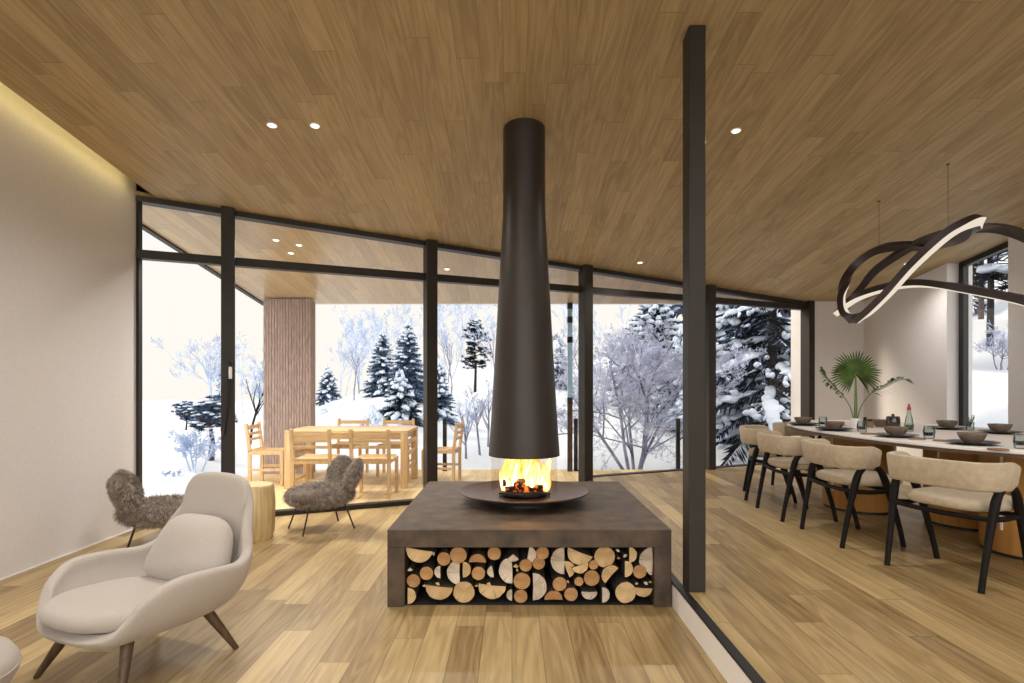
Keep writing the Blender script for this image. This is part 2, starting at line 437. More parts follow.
# ------------------------------------------------------------------ ceiling, cove, roof
gap = .15
b = MB(); b.prism([(WX + gap, NY), (EX + .3, NY), (EX + .3, BY + .12), (FX, BY + .12), (FX, fac_y(FX) + .06), (WX + gap, fac_y(WX + gap) + .06)],
                  ceil_z, lambda x, y: ceil_z(x, y) + .05)
struct(b.build('ceiling', M['ceiling'], smooth=0))
yc = fac_y(WX)
b = MB(); b.prism([(-3.62, fac_y(-3.62) - .1), (WX + gap, fac_y(WX + gap) + .06), (FX, fac_y(FX) + .06), (FX, 8.62), (-3.62, 8.62)], ceil_z, lambda x, y: ceil_z(x, y) + .05)
struct(b.build('porch_ceiling', M['soffit'], smooth=0))
b = MB(); b.prism([(-3.62, NY), (EX + .4, NY), (EX + .4, 8.64), (-3.62, 8.64)], lambda x, y: ceil_z(x, y) + .30, lambda x, y: ceil_z(x, y) + .36)
struct(b.build('roof', M['steel'], smooth=0))
b = MB(); b.prism([(-3.66, fac_y(-3.62) - .1), (-3.60, fac_y(-3.62) - .1), (-3.60, 8.66), (-3.66, 8.66)], lambda x, y: ceil_z(x, y) - .02, lambda x, y: ceil_z(x, y) + .36)
struct(b.build('trim_3', M['steel'], smooth=0))
b = MB(); b.prism([(-3.66, 8.62), (FX + 1.2, 8.62), (FX + 1.2, 8.66), (-3.66, 8.66)], lambda x, y: ceil_z(x, y) , lambda x, y: ceil_z(x, y) + .36)
struct(b.build('trim_4', M['white'], smooth=0))
b = MB(); b.prism([(WX + gap - .05, NY + .1), (WX + gap - .02, NY + .1), (WX + gap - .02, 5.0), (WX + gap - .05, 5.0)], lambda x, y: ceil_z(x, y) + .052, lambda x, y: ceil_z(x, y) + .075)
tag(b.build('cove_light', M['cove'], smooth=0), 'yellow glowing cove light along the top of the pale plaster wall', 'light')
# ------------------------------------------------------------------ walls
top = lambda x, y: ceil_z(x, y) + .30
b = MB(); b.prism([(WX - .2, NY), (WX, NY), (WX, yc), (WX - .2, yc - .09)], -.2, top)
struct(b.build('wall_left', M['plaster'], smooth=0))
b = MB()
b.prism([(EX, 6.88), (EX + .3, 6.88), (EX + .3, BY + .2), (EX, BY + .2)], -.2, top)
b.prism([(EX, NY), (EX + .3, NY), (EX + .3, 6.03), (EX, 6.03)], -.2, top)
struct(b.build('wall_right', M['plaster'], smooth=0))
b = MB(); b.prism([(FX + .05, BY), (EX, BY), (EX, BY + .45), (FX - .04, BY + .45), (FX - .04, BY + .12), (FX + .05, BY + .1)], -.2, top)
struct(b.build('wall_back', M['plaster'], smooth=0))
b = MB(); b.prism([(WX, NY + .1), (WX + .012, NY + .1), (WX + .012, yc - .02), (WX, yc - .02)], 0, .006)
struct(b.build('baseboard_left', M['plaster'], smooth=0))
# unseen glazed wall, added behind the camera to let in more daylight
wn = node('window_7')
b = MB()
for x in (WX + .05, -.4, 2.3, EX - .05): b.box((x, NY, 1.9), (.09, .1, 3.8))
b.bx(WX, SX, NY - .05, NY + .05, 0, .06); b.bx(SX, EX, NY - .05, NY + .05, STEP, STEP + .06)
struct(b.build('window_frame', M['steel'], wn, smooth=0))
b = MB(); b.bx(WX, EX, NY - .006, NY + .006, .0, 3.9); struct(b.build('pane', M['glass'], wn, smooth=0))

# ------------------------------------------------------------------ glass front: five bays between posts
px_ = [-2.62, -.867, .868, 2.586, 4.27]
def fpt(x, off=0): return Vector((x, fac_y(x), 0)) + nrm * off
for i, x in enumerate(px_):
    b = MB(); p = fpt(x, -.015); z0 = STEP if x > SX else 0
    z1 = ceil_z(p.x, p.y)
    b.box((p.x, p.y, (z0 + z1) / 2), (.115, .15, z1 - z0 + .02), Matrix.Rotation(FR, 3, 'Z'))
    struct(b.build('trim_%d' % (5 + i), M['steel'], smooth=0, bevel=.004))
xs = [WX] + px_
for i in range(5):
    a, c = xs[i], xs[i + 1]
    n0 = node('window_%d' % (i + 1))
    for nm, zf, h, d in (('transom', lambda x: 2.395 - .003 * (x + 3.28), .075, .10), ('head_rail', lambda x: ceil_z(x, fac_y(x)) - .022, .05, .12)):
        b = MB(); P0, P1 = fpt(a, .03), fpt(c, .03)
        P0.z = zf(a); P1.z = zf(c)
        b.bar(P0, P1, d, h); struct(b.build(nm, M['steel'], n0, smooth=0))
    z0 = STEP if a > SX - .2 else 0
    b = MB(); P0, P1 = fpt(a, .05), fpt(c, .05); P0.z = P1.z = z0 + (.022 if z0 == 0 else .004); b.bar(P0, P1, .10, .045 if z0 == 0 else .012)
    struct(b.build('sill', M['black'], n0, smooth=0))
    for nm, zz in (('pane', (z0 + .04, 2.37)), ('upper_pane', (2.43, None))):
        P0, P1 = fpt(a, .05), fpt(c, .05); o_ = nrm * .006
        b = MB(); t0 = zz[1] or ceil_z(a, fac_y(a)) - .06; t1 = zz[1] or ceil_z(c, fac_y(c)) - .06
        v = [P0 - o_ + Vector((0, 0, zz[0])), P1 - o_ + Vector((0, 0, zz[0])), P1 - o_ + Vector((0, 0, t1)), P0 - o_ + Vector((0, 0, t0))]
        v += [q + o_ * 2 for q in v]
        b.add(v, [(0, 1, 2, 3), (7, 6, 5, 4), (0, 4, 5, 1), (1, 5, 6, 2), (2, 6, 7, 3), (3, 7, 4, 0)])
        struct(b.build(nm, M['glass'], n0, smooth=0))
    if i == 0:
        b = MB(); p = fpt(WX, 0); b.box((WX + .010, fac_y(WX) + .022, 1.45), (.028, .05, 2.9)); struct(b.build('jamb', M['black'], n0, smooth=0))
# tall narrow window in the long dining wall
wn = node('window_6')
b = MB(); zt = ceil_z(EX, 6.5)
X0, X1 = EX + .14, EX + .20
b.bx(X0, X1, 6.81, 6.88, STEP, 2.75); b.bx(X0, X1, 6.03, 6.10, STEP, 2.85)
b.bx(X0, X1, 6.03, 6.88, STEP, STEP + .06)
b.prism([(X0, 6.03), (X1, 6.03), (X1, 6.88), (X0, 6.88)], lambda x, y: ceil_z(x, y) - .06, lambda x, y: ceil_z(x, y) + .02)
struct(b.build('window_frame', M['black'], wn, smooth=0))
b = MB(); b.bx(X0 + .02, X0 + .03, 6.05, 6.86, STEP + .03, 2.72); struct(b.build('pane', M['glass'], wn, smooth=0))
# tall bar handle on the first post
hd = thing('pull_handle', 'dark tall pull handle with a white grip, on the slim door post behind the armchair', 'handle', (0, 0, 0))
p = fpt(-2.62, -.10); q = fpt(-2.62, -.125)
b = MB(); b.tube([p + Vector((.03, 0, 1.46)), q + Vector((.03, 0, 1.46)), q + Vector((.02, 0, 1.2)), q + Vector((-.035, 0, .80)), p + Vector((-.035, 0, .80))], .011, 8); b.build('bar', M['black'], hd)
b = MB(); b.box(q + Vector((.029, -.012, 1.36)), (.024, .024, .11)); b.build('grip', M['ceramic'], hd, bevel=.004)

# the free-standing post at the step
b = MB(); b.prism([(.942, 3.14), (1.032, 3.14), (1.032, 3.26), (.942, 3.26)], STEP, lambda x, y: ceil_z(x, y) - .0005)
tag(b.build('steel_post', M['steel'], smooth=0, bevel=.005), 'tall free-standing dark steel post at the floor step beside the firewood hearth', 'post')

# ------------------------------------------------------------------ porch: deck, pillar, column, railing posts
b = MB(); b.prism([(-3.66, fac_y(-3.66) + .1), (FX, fac_y(FX) + .1), (FX, 8.72), (-3.66, 8.72)], -.25, 0)
struct(b.build('deck', M['deck'], smooth=0))
b = MB(); z1 = ceil_z(0, 8.5)
nb = 17
for k in range(nb):
    x0 = -3.50 + .67 * k / nb
    b.bx(x0 + .003, x0 + .67 / nb - .003, 8.30, 8.33, 0, z1 + .01)
    b.bx(x0 + .0015, x0 + .67 / nb - .0015, 8.48, 8.50, 0, z1 - .02)
for k in range(6):
    y0 = 8.33 + .15 * k / 6
    b.bx(-2.86, -2.83, y0 + .0015, y0 + .15 / 6 - .0015, 0, z1 - .01); b.bx(-3.5, -3.47, y0 + .0015, y0 + .15 / 6 - .0015, 0, z1 - .01)
b.bx(-3.475, -2.855, 8.325, 8.49, 0, z1 - .02)
tag(b.build('timber_pillar', M['batten'], smooth=0), 'thick pinkish brown timber-clad pillar holding up the porch roof', 'pillar')
cm = thing('porch_column', 'slim tall steel column with a pale blue shine at the deck edge behind the flue', 'column', (.84, 8.56, 0))
b = MB(); b.bx(-.035, .035, -.035, .035, 0, 1.0); b.build('lower_shaft', mat('rusty_steel', (.06, .032, .02), .6, var=.4), cm, smooth=0)
b = MB(); b.bx(-.034, .034, -.034, .034, 1.0, ceil_z(0, 8.56)); b.build('upper_shaft', mat('sky_mirror_steel', (.28, .44, .58), .3, metal=.3, var=.3, vscale=3), cm, smooth=0)  # pale blue base colour stands in for the sky mirrored in the steel
b = MB()
for z in (.98, 1.86, 2.15, 2.35): b.bx(-.038, .038, -.038, .038, z, z + .09)
b.build('collar', M['black'], cm, smooth=0)
for x, lb in ((-.98, 'black railing post at the deck edge behind the slatted chair nearest the flue'), (.93, 'black railing post at the deck edge close beside the slim column'), (2.42, 'black railing post at the deck edge in front of the big frosted tree')):
    b = MB(); b.bx(x - .028, x + .028, 8.58, 8.63, 0, .76); b.bx(x - .034, x + .034, 8.574, 8.636, 0, .02)
    tag(b.build('railing_post', M['black'], smooth=0, bevel=.003), lb, 'post', 'railing posts along the deck edge')

# ------------------------------------------------------------------ recessed lamps
def on_ceil(px, py):
    # where the ray through (px, py) meets the ceiling plane
    a = (px - 512) / F; c = (385 - py) / F
    Y = (2.90 + .133 * 5.15 - EYE) / (c + .133)
    return a * Y, Y
tilt = math.atan(-.133)
DL = [(272, 125, 'ceiling downlight over the sitting corner, the one closer to the pale plaster wall', 1), (315, 125.5, 'ceiling downlight over the sitting corner, the one closer to the flue', 1),
      (736, 130.5, 'single ceiling downlight beside the tall free-standing post', 1), (640, 262.5, 'small ceiling downlight close to the glass front behind the flue', 1),
      (907, 263.5, 'ceiling downlight seen between the loops of the hanging lamp', 1),
      (276, 240, 'first of the three downlights over the deck, next to the first post', 0), (299, 245, 'middle one of the three downlights over the deck', 0),
      (291, 253, 'downlight over the deck between and just below the other two', 0), (447, 269, 'downlight of the porch ceiling seen through the top glass beside the flue', 0)]
for px, py, lb, inside in DL:
    x, y = on_ceil(px, py); z = ceil_z(x, y)
    r = .03
    d = thing('downlight', lb, 'light', (x, y, z), 0, 'recessed lamps over the room' if inside else 'recessed lamps over the deck')
    d.rotation_euler = (tilt, 0, 0)
    b = MB(); b.lathe([(r * .92, -.001), (r * 1.0, -.006), (r * 1.22, -.005), (r * 1.25, 0)], 24); b.build('trim_ring', M['ceramic'], d)
    b = MB(); b.lathe([(0, -.003), (r * .93, -.003), (r * .93, -.001), (0, -.001)], 24); b.build('lens', M['lit'], d)
    L = bpy.data.lights.new('ceiling_spot', 'SPOT'); L.energy = (SPOT * (.75 if px > 900 else 1)) if inside else SPOT_OUT; L.spot_size = R(150); L.spot_blend = 1; L.shadow_soft_size = .06; L.color = SPOTC
    lo = bpy.data.objects.new('ceiling_spot', L); C.objects.link(lo); lo.parent = d; lo.location = (0, 0, -.02)
# added lamps without fixtures, unseen behind and beside the camera, to brighten the room
for x, y in ((-2.0, 1.6), (-.3, .6), (-.3, -1.0), (2.4, .8), (3.9, .8), (3.6, 2.4), (-2.4, -.8), (2.9, -1.2), (-.6, 2.4), (2.0, 2.6)):
    L = bpy.data.lights.new('ceiling_spot', 'SPOT'); L.energy = SPOT * (.48 if x > 1 else 1); L.spot_size = R(150); L.spot_blend = 1; L.shadow_soft_size = .06; L.color = SPOTC
    lo = bpy.data.objects.new('ceiling_spot', L); C.objects.link(lo); lo.location = (x, y, ceil_z(x, y) - .02)
if SUN:
    L = bpy.data.lights.new('low_sun', 'SUN'); L.energy = SUN; L.angle = R(14); L.color = (1, .86, .66)
    lo = bpy.data.objects.new('low_sun', L); C.objects.link(lo)
    dv = Vector(SUN_DIR); lo.rotation_euler = dv.to_track_quat('-Z', 'Y').to_euler()
# ------------------------------------------------------------------ hearth, flue, fire
HX0, HX1, HY0, HY1, HZ = -.702, .898, 3.32, 4.99, .435
h = thing('fireplace_hearth', 'long low dark brown metal hearth with firewood stacked in its open front', 'hearth', ((HX0 + HX1) / 2, (HY0 + HY1) / 2, 0))
W, D = (HX1 - HX0) / 2, (HY1 - HY0) / 2
b = MB(); b.bx(-W, W, -D, D, .335, HZ); b.build('top_slab', M['patina'], h, smooth=0, bevel=.003)
for s in (-1, 1):
    b = MB(); b.bx(s * W, s * (W - .097), -D, D, 0, .335); b.build('side_panel', M['patina'], h, smooth=0, bevel=.003)
b = MB(); b.bx(-W + .097, W - .097, -D + .46, -D + .48, 0, .335); b.build('back_panel', M['inside'], h, smooth=0)
b = MB(); b.bx(-W + .097, W - .097, -D + .03, -D + .46, .001, .006); b.build('base_plate', M['inside'], h, smooth=0)
CX, CY = .085, 4.13
d = thing('fire_dish', 'wide round brown fire dish resting on the hearth under the flue', 'fire dish', (CX, CY, HZ))
b = MB(); b.lathe([(0, .035), (.20, .036), (.30, .045), (.425, .075), (.447, .083), (.45, .078), (.44, .068), (.33, .036), (.22, .026), (0, .026)], 64); b.build('dish', M['disc'], d)
b = MB(); b.lathe([(0, 0), (.25, 0), (.25, .027), (0, .027)], 40); b.build('foot', M['black'], d)
fl = thing('chimney_flue', 'tall dark brown conical flue hanging from the ceiling over the fire', 'flue', (CX, CY, .76))
zt = ceil_z(CX, CY) - .76 + .03
b = MB(); pr = [(.238, 0), (.248, 0), (.2465, .03)]
for k in range(13):
    q = k / 12; pr.append((.2455 - (.2455 - .150) * (q ** .92), .05 + 1.62 * q))
pr += [(.148, 1.80), (.147, zt), (.13, zt), (.13, 1.8), (.225, .05), (.238, 0)]
b.lathe(pr, 64); b.build('hood', M['flue'], fl, smooth=60)
b = MB(); b.lathe([(.228, -.262), (.232, -.262), (.232, .02), (.228, .02), (.228, -.262)], 56); b.build('glass_screen', M['screen'], fl, smooth=60)
br = thing('fire_burner', 'black burner tray with thin front rail and glowing wood in the fire dish', 'burner', (CX, CY, HZ + .037))
b = MB(); b.lathe([(0, 0), (.13, 0), (.15, .012), (.15, .03), (.14, .03), (.12, .014), (0, .014)], 32, sx=1.15, sy=.75); b.build('tray', M['black'], br)
b = MB(); b.bar((-.175, -.135, .045), (.175, -.135, .045), .014, .014)
for x in (-.165, 0, .09, .165): b.bar((x, -.135, .012), (x, -.135, .05), .012, .012, (0, 1, 0))
b.build('front_rail', M['black'], br, smooth=0)
def ember_mat():
    m, t, out = nt('glowing_ember'); p = N(t, 'ShaderNodeBsdfPrincipled'); t.links.new(p.outputs[0], out.inputs[0])
    p.inputs['Base Color'].default_value = (.02, .008, .005, 1); p.inputs['Roughness'].default_value = .9
    tc = N(t, 'ShaderNodeTexCoord'); nz = N(t, 'ShaderNodeTexNoise'); nz.inputs['Scale'].default_value = 22; nz.inputs['Detail'].default_value = 3
    t.links.new(tc.outputs['Object'], nz.inputs[0])
    f = N(t, 'ShaderNodeMapRange'); t.links.new(nz.outputs[0], f.inputs[0]); f.inputs[1].default_value = .52; f.inputs[2].default_value = .68; f.inputs[4].default_value = 3.0
    p.inputs['Emission Color'].default_value = (1, .16, .02, 1); t.links.new(f.outputs[0], p.inputs['Emission Strength']); return m
M['ember'] = ember_mat()
random.seed(5)
for k, (x0, y0, x1, y1, z) in enumerate(((-.13, -.10, .13, -.07, .055), (-.12, .03, .10, -.02, .055), (-.05, -.12, .02, .10, .10), (-.15, -.04, .0, .06, .10))):
    b = MB(); b.tube([Vector((x0, y0, z)).lerp(Vector((x1, y1, z + .01)), i / 6) + Vector((0, random.uniform(-.006, .006), random.uniform(-.004, .004))) for i in range(7)], [.026 + random.uniform(-.003, .004) for _ in range(7)], 9)
    b.build('burning_log', M['ember'], br, smooth=40)
def flame_mat():
    m, t, out = nt('flame')
    g = N(t, 'ShaderNodeTexCoord'); sp = N(t, 'ShaderNodeSeparateXYZ'); t.links.new(g.outputs['Generated'], sp.inputs[0])
    mp = N(t, 'ShaderNodeMapping'); mp.inputs['Scale'].default_value = (26, 26, 7); t.links.new(g.outputs['Object'], mp.inputs[0])
    nz = N(t, 'ShaderNodeTexNoise'); nz.inputs['Scale'].default_value = 1; nz.inputs['Detail'].default_value = 3; nz.inputs['Distortion'].default_value = 1.0; t.links.new(mp.outputs[0], nz.inputs[0])
    lw = N(t, 'ShaderNodeLayerWeight'); lw.inputs[0].default_value = .35
    core = math_(t, 'SUBTRACT', 1.0, lw.outputs['Facing'])
    hgt = sp.outputs[2]
    k = math_(t, 'MULTIPLY', core, math_(t, 'MULTIPLY_ADD', nz.outputs[0], 1.9, -.30))
    k = math_(t, 'MULTIPLY', k, math_(t, 'MULTIPLY_ADD', hgt, -.75, 1.25))
    cr = N(t, 'ShaderNodeValToRGB'); t.links.new(k, cr.inputs[0])
    e = cr.color_ramp.elements; e[0].position = .05; e[0].color = (.9, .22, .02, 1); e[1].position = .75; e[1].color = (1, .83, .42, 1)
    q = cr.color_ramp.elements.new(.3); q.color = (1, .52, .07, 1)
    em = N(t, 'ShaderNodeEmission'); t.links.new(cr.outputs[0], em.inputs[0]); t.links.new(math_(t, 'MULTIPLY_ADD', k, 4.0, .8), em.inputs[1])
    tr = N(t, 'ShaderNodeBsdfTransparent'); mx = N(t, 'ShaderNodeMixShader')
    a = N(t, 'ShaderNodeClamp'); t.links.new(math_(t, 'MULTIPLY', k, 2.0), a.inputs[0])
    t.links.new(a.outputs[0], mx.inputs[0]); t.links.new(tr.outputs[0], mx.inputs[1]); t.links.new(em.outputs[0], mx.inputs[2])
    t.links.new(mx.outputs[0], out.inputs[0]); return m
M['flame'] = flame_mat()
fr = thing('fire', 'bright yellow and orange flames burning between the dish and the flue', 'fire', (CX, CY, HZ + .09))
random.seed(11)
for k in range(30):
    a = random.uniform(0, 2 * PI); q = math.sqrt(random.random())
    x, y = .165 * q * math.cos(a) + (-.005), .10 * q * math.sin(a)
    hh = random.uniform(.22, .40) * (1 - .40 * q) ; r0 = random.uniform(.030, .055)
    ph = random.uniform(0, 6); b = MB(); pts = []; rr = []
    for i in range(10):
        s = i / 9
        pts.append((x + .022 * math.sin(ph + 4.2 * s) * s + .01 * s, y + .015 * math.cos(ph * 1.7 + 4 * s) * s, hh * s - .01))
        rr.append(max(.001, r0 * (.55 + 1.5 * s) * (1 - s) ** .8 if s < 1 else .001))
    b.tube(pts, rr, 9); b.build('flame', M['flame'], fr, smooth=180)
L = bpy.data.lights.new('fire_glow', 'POINT'); L.energy = FIRE; L.color = (1, .50, .16); L.shadow_soft_size = .09
lo = bpy.data.objects.new('fire_glow', L); C.objects.link(lo); lo.parent = fr; lo.location = (0, 0, .17)

# ------------------------------------------------------------------ firewood
LOGS = [  # cx, cy, r (3.303x crop px), kind: o round, h half with the flat side facing the angle, q wedge; tone
 (130, 68, 47, 'h', 80, 'y'), (179, 83, 12, 'q', 40, 'w'), (211, 102, 24, 'o', 0, 'o'), (258, 86, 30, 'o', 0, 'o'), (322, 114, 30, 'h', -92, 'o'), (377, 88, 24, 'o', 0, 'o'),
 (440, 86, 27, 'q', 90, 'w'), (489, 92, 30, 'h', 170, 'w'), (537, 77, 23, 'o', 0, 'o'), (524, 119, 23, 'o', 0, 'o'), (609, 100, 48, 'h', 0, 'w'), (662, 62, 46, 'h', 68, 'y'),
 (743, 97, 37, 'o', 0, 'y'), (790, 72, 11, 'q', 60, 'w'), (788, 97, 9, 'q', 100, 'o'), (807, 88, 12, 'q', 120, 'w'), (823, 84, 28, 'h', 180, 'y'), (911, 90, 46, 'h', 0, 'w'),
 (98, 134, 13, 'q', 90, 'w'), (153, 151, 24, 'o', 0, 'o'), (199, 148, 22, 'h', 0, 'w'), (263, 150, 46, 'h', 0, 'w'), (274, 138, 28, 'h', 180, 'y'), (325, 150, 24, 'o', 0, 'o'),
 (373, 146, 20, 'h', 10, 'w'), (436, 145, 47, 'h', 2, 'w'), (449, 122, 14, 'q', 90, 'y'), (449, 142, 8, 'q', 200, 'y'), (481, 125, 22, 'o', 0, 'o'), (617, 140, 30, 'h', 200, 'y'),
 (660, 122, 30, 'h', 110, 'y'), (706, 124, 17, 'o', 0, 'o'), (766, 158, 36, 'h', -40, 'y'), (809, 136, 29, 'h', 180, 'y'), (858, 145, 24, 'o', 0, 'o'), (905, 140, 20, 'h', 0, 'w'),
 (109, 178, 24, 'o', 0, 'o'), (147, 188, 9, 'q', 80, 'y'), (192, 183, 12, 'q', 60, 'y'), (92, 230, 29, 'h', 180, 'y'), (196, 192, 49, 'h', 84, 'y'), (276, 216, 38, 'o', 0, 'y'),
 (318, 186, 9, 'q', 100, 'o'), (362, 180, 12, 'q', 70, 'y'), (370, 192, 50, 'h', 84, 'y'), (436, 226, 20, 'h', 0, 'w'), (469, 179, 30, 'o', 0, 'o'), (465, 231, 24, 'o', 0, 'o'),
 (505, 197, 49, 'h', 180, 'w'), (594, 188, 25, 'o', 0, 'o'), (574, 240, 32, 'h', -90, 'o'), (631, 219, 24, 'o', 0, 'o'), (657, 178, 16, 'o', 0, 'o'), (625, 178, 8, 'q', 40, 'y'),
 (701, 170, 28, 'o', 0, 'o'), (692, 212, 28, 'h', 90, 'w'), (734, 222, 27, 'h', 180, 'w'), (811, 213, 37, 'o', 0, 'y'), (849, 181, 9, 'q', 90, 'y'), (882, 178, 12, 'q', 60, 'w'),
 (884, 198, 33, 'h', 86, 'y'), (905, 176, 10, 'q', 90, 'o')]
random.seed(3)
rows = {}
entries = []
for (cx, cy, r, kd, an, tn) in LOGS:
    row = 'top' if cy <= 116 else 'upper middle' if cy <= 160 else 'lower middle' if cy <= 200 else 'bottom'
    size = 'thick' if r >= 34 else 'thin' if r < 15 else 'medium'
    tone = {'o': 'orange', 'y': 'yellow', 'w': 'pale grey'}[tn]
    kp = {'o': 'round log', 'h': 'split log', 'q': 'split wedge'}[kd]
    if kd == 'h' and r >= 40: kp = 'big split log'
    if kd == 'o' and r >= 34: kp = 'big round log'
    entries.append([cx, cy, r, kd, an, tn, row, tone + ' ' + kp])
ORD = ['first', 'second', 'third', 'fourth', 'fifth', 'sixth', 'seventh', 'eighth', 'ninth', 'tenth', 'eleventh']
for e in entries:
    same = sorted(x[0] for x in entries if x[6] == e[6] and x[7] == e[7])
    if len(same) == 1: lb = 'only %s in the %s row of firewood under the hearth' % (e[7], e[6])
    else: lb = '%s %s of the %s woodpile row, counted from the armchair' % (ORD[same.index(e[0])], e[7], e[6])
    e.append(lb)
for i, (cx, cy, r, kd, an, tn, row, _, lb) in enumerate(entries):
    Yf = 3.345 + random.uniform(-.006, .02)
    X = (380 + cx / 3.303 - 512) / F * 3.345; Z = EYE - (530 + cy / 3.303 - 385) / F * 3.345 + .012
    r = r / 3.303 / F * 3.345 * .94
    if kd == 'o': poly = [(r * math.cos(a) * (1 + random.uniform(-.03, .03)), r * math.sin(a) * (1 + random.uniform(-.03, .03))) for a in [2 * PI * k / 22 for k in range(22)]]
    else:
        # flat side faces direction an: the bulge lies on the other side
        spn = PI if kd == 'h' else PI * .55
        a0 = R(an) + PI - spn / 2
        poly = [(r * math.cos(a) * (1 + random.uniform(-.03, .03)), r * math.sin(a) * (1 + random.uniform(-.03, .03))) for a in [a0 + spn * k / 14 for k in range(15)]]
        if kd == 'q': poly.append((0, 0))
        else: poly.append((-r * .05 * math.cos(R(an)) * random.uniform(-1, 1), -r * .05 * math.sin(R(an))))
    zmin = min(p[1] for p in poly)
    Z = min(max(Z, .008 - zmin), .331 - max(p[1] for p in poly)); X = min(max(X, HX0 + .099 - min(p[0] for p in poly)), HX1 - .099 - max(p[0] for p in poly))
    Ld = .38 + random.uniform(-.03, .03)
    lg = thing('firewood_log', lb, 'log', (X, Yf, Z), 0, 'firewood logs stacked in the hearth')
    b = MB(); n = len(poly)
    rings = []
    for k in range(4):
        y = .0015 + Ld * k / 3; s = 1 - .02 * (k % 2)
        rings.append([(p[0] * s, y, p[1] * s) for p in poly])
    b.grid(rings, closed=True); b.add(rings[-1], [tuple(range(n))])
    b.build('bark', M['bark'], lg, smooth=40)
    b = MB(); f = [(p[0] * .95, 0, p[1] * .95) for p in poly]; k_ = [(p[0], .0025, p[1]) for p in poly]
    b.add(f, [tuple(range(n))]); b.grid([f, k_], closed=True)
    b.build('cut_face', M[{'o': 'end_o', 'y': 'end_y', 'w': 'end_w'}[tn]], lg, smooth=0)
# ------------------------------------------------------------------ lounge armchair
def superq(c, r, e, tilt=None, nu=36, nv=18): 
    b = MB(); b.ell(c, r, e, nu, nv, tilt); return b
def make_armchair():
    t = thing('lounge_armchair', 'low beige wool armchair with curved shell, loose pillow and splayed wooden legs', 'armchair', ARM_LOC, face_rz(*ARM_DIR))
    half = [(0, -.345, .243), (.13, -.338, .246), (.235, -.298, .262), (.292, -.26, .325), (.328, -.212, .395), (.37, -.102, .452), (.383, .069, .45), (.36, .24, .435), (.322, .33, .48), (.268, .378, .595), (.237, .42, .69), (.195, .44, .765), (.125, .445, .795), (0, .447, .803)]
    ring = half + [(-x, y, z) for x, y, z in reversed(half[1:-1])]
    rim = cat_rom(ring, 5, closed=True)
    rows = []
    nv = 9
    for j in range(nv):
        s = j / (nv - 1); row = []
        for p in rim:
            hz = sstep(.30, .80, p.z)
            B = Vector((p.x * .52, p.y * .60, .185))
            # control: bulges out low, follows the rim for tall parts
            c1 = Vector((p.x * (1.0), p.y * .98, .195 + .22 * (p.z - .25)))
            c1 = c1.lerp(Vector((p.x * 1.18, p.y * .86, .27)), hz)
            q = B * (1 - s) ** 2 + c1 * 2 * s * (1 - s) + p * s * s
            row.append(q)
        rows.append(row)
    b = MB(); b.grid(rows, closed=True)
    n = len(rim); base = rows[0]; cen = Vector((0, 0, .180))
    b.add([*base, cen], [(k, (k + 1) % n, n) for k in range(n)])
    # weld the bottom ring
    o = b.build('shell', M['boucle'], t, smooth=180)
    import bmesh
    bm = bmesh.new(); bm.from_mesh(o.data); bmesh.ops.remove_doubles(bm, verts=bm.verts, dist=1e-5); bmesh.ops.recalc_face_normals(bm, faces=bm.faces); bm.to_mesh(o.data); bm.free()
    md = o.modifiers.new('solid', 'SOLIDIFY'); md.thickness = .052; md.offset = -1
    md = o.modifiers.new('sub', 'SUBSURF'); md.levels = 2; md.render_levels = 2
    # seat cushion: tapered, thick at the front
    rows = []
    prof = [(0, 0), (.55, 0), (.86, .02), (.97, .22), (1.0, .5), (.97, .8), (.86, .97), (.55, 1.08), (0, 1.12)]
    for f, zz in prof:
        row = []
        for k in range(48):
            a = 2 * PI * k / 48
            cx = math.copysign(abs(math.cos(a)) ** .62, math.cos(a)); cy = math.copysign(abs(math.sin(a)) ** .62, math.sin(a))
            y = cy * .30 * f - .065
            wd = .215 + .085 * sstep(-.36, -.12, y) - .05 * sstep(.0, .26, y)
            z0 = .262; th = .098
            tilt = -.06 * (y + .36)
            row.append((cx * wd * f, y, z0 + th * zz + tilt))
        rows.append(row)
    b = MB(); b.grid(rows, closed=True); b.build('seat_cushion', M['boucle'], t, smooth=180, subsurf=1)
    # pillow
    rot = Matrix.Rotation(R(-24), 3, 'X')
    b = MB(); pts = []
    nv, nu = 14, 40
    rows = []
    for j in range(nv + 1):
        ph = -PI / 2 + PI * j / nv; row = []
        for k in range(nu):
            a = 2 * PI * k / nu
            cx = math.copysign(abs(math.cos(a)) ** .55, math.cos(a)); cz = math.copysign(abs(math.sin(a)) ** .55, math.sin(a))
            f = math.cos(ph) ** .75 if abs(math.cos(ph)) > 1e-6 else 0
            p = rot @ Vector((cx * f * (.235 - .045 * cz), math.sin(ph) * .095, cz * f * .17))
            row.append(p + Vector((.05, .215, .458)))
        rows.append(row)
    b.grid(rows, closed=True); b.build('pillow', M['boucle'], t, smooth=180)
    for sx, sy in ((1, -1), (-1, -1), (1, 1), (-1, 1)):
        b = MB()
        p0 = Vector((sx * .175, sy * .175, .22)); p1 = Vector((sx * .275, sy * .275, 0))
        b.tube([p0, p0.lerp(p1, .5), p1 + (p0 - p1) * .01, p1], [.027, .020, .0125, .011], 14); b.build('leg', M['walnut'], t)
    return t
ARM_LOC = (-1.669, 2.658, 0); ARM_DIR = (-.3995, -.9167)
make_armchair()
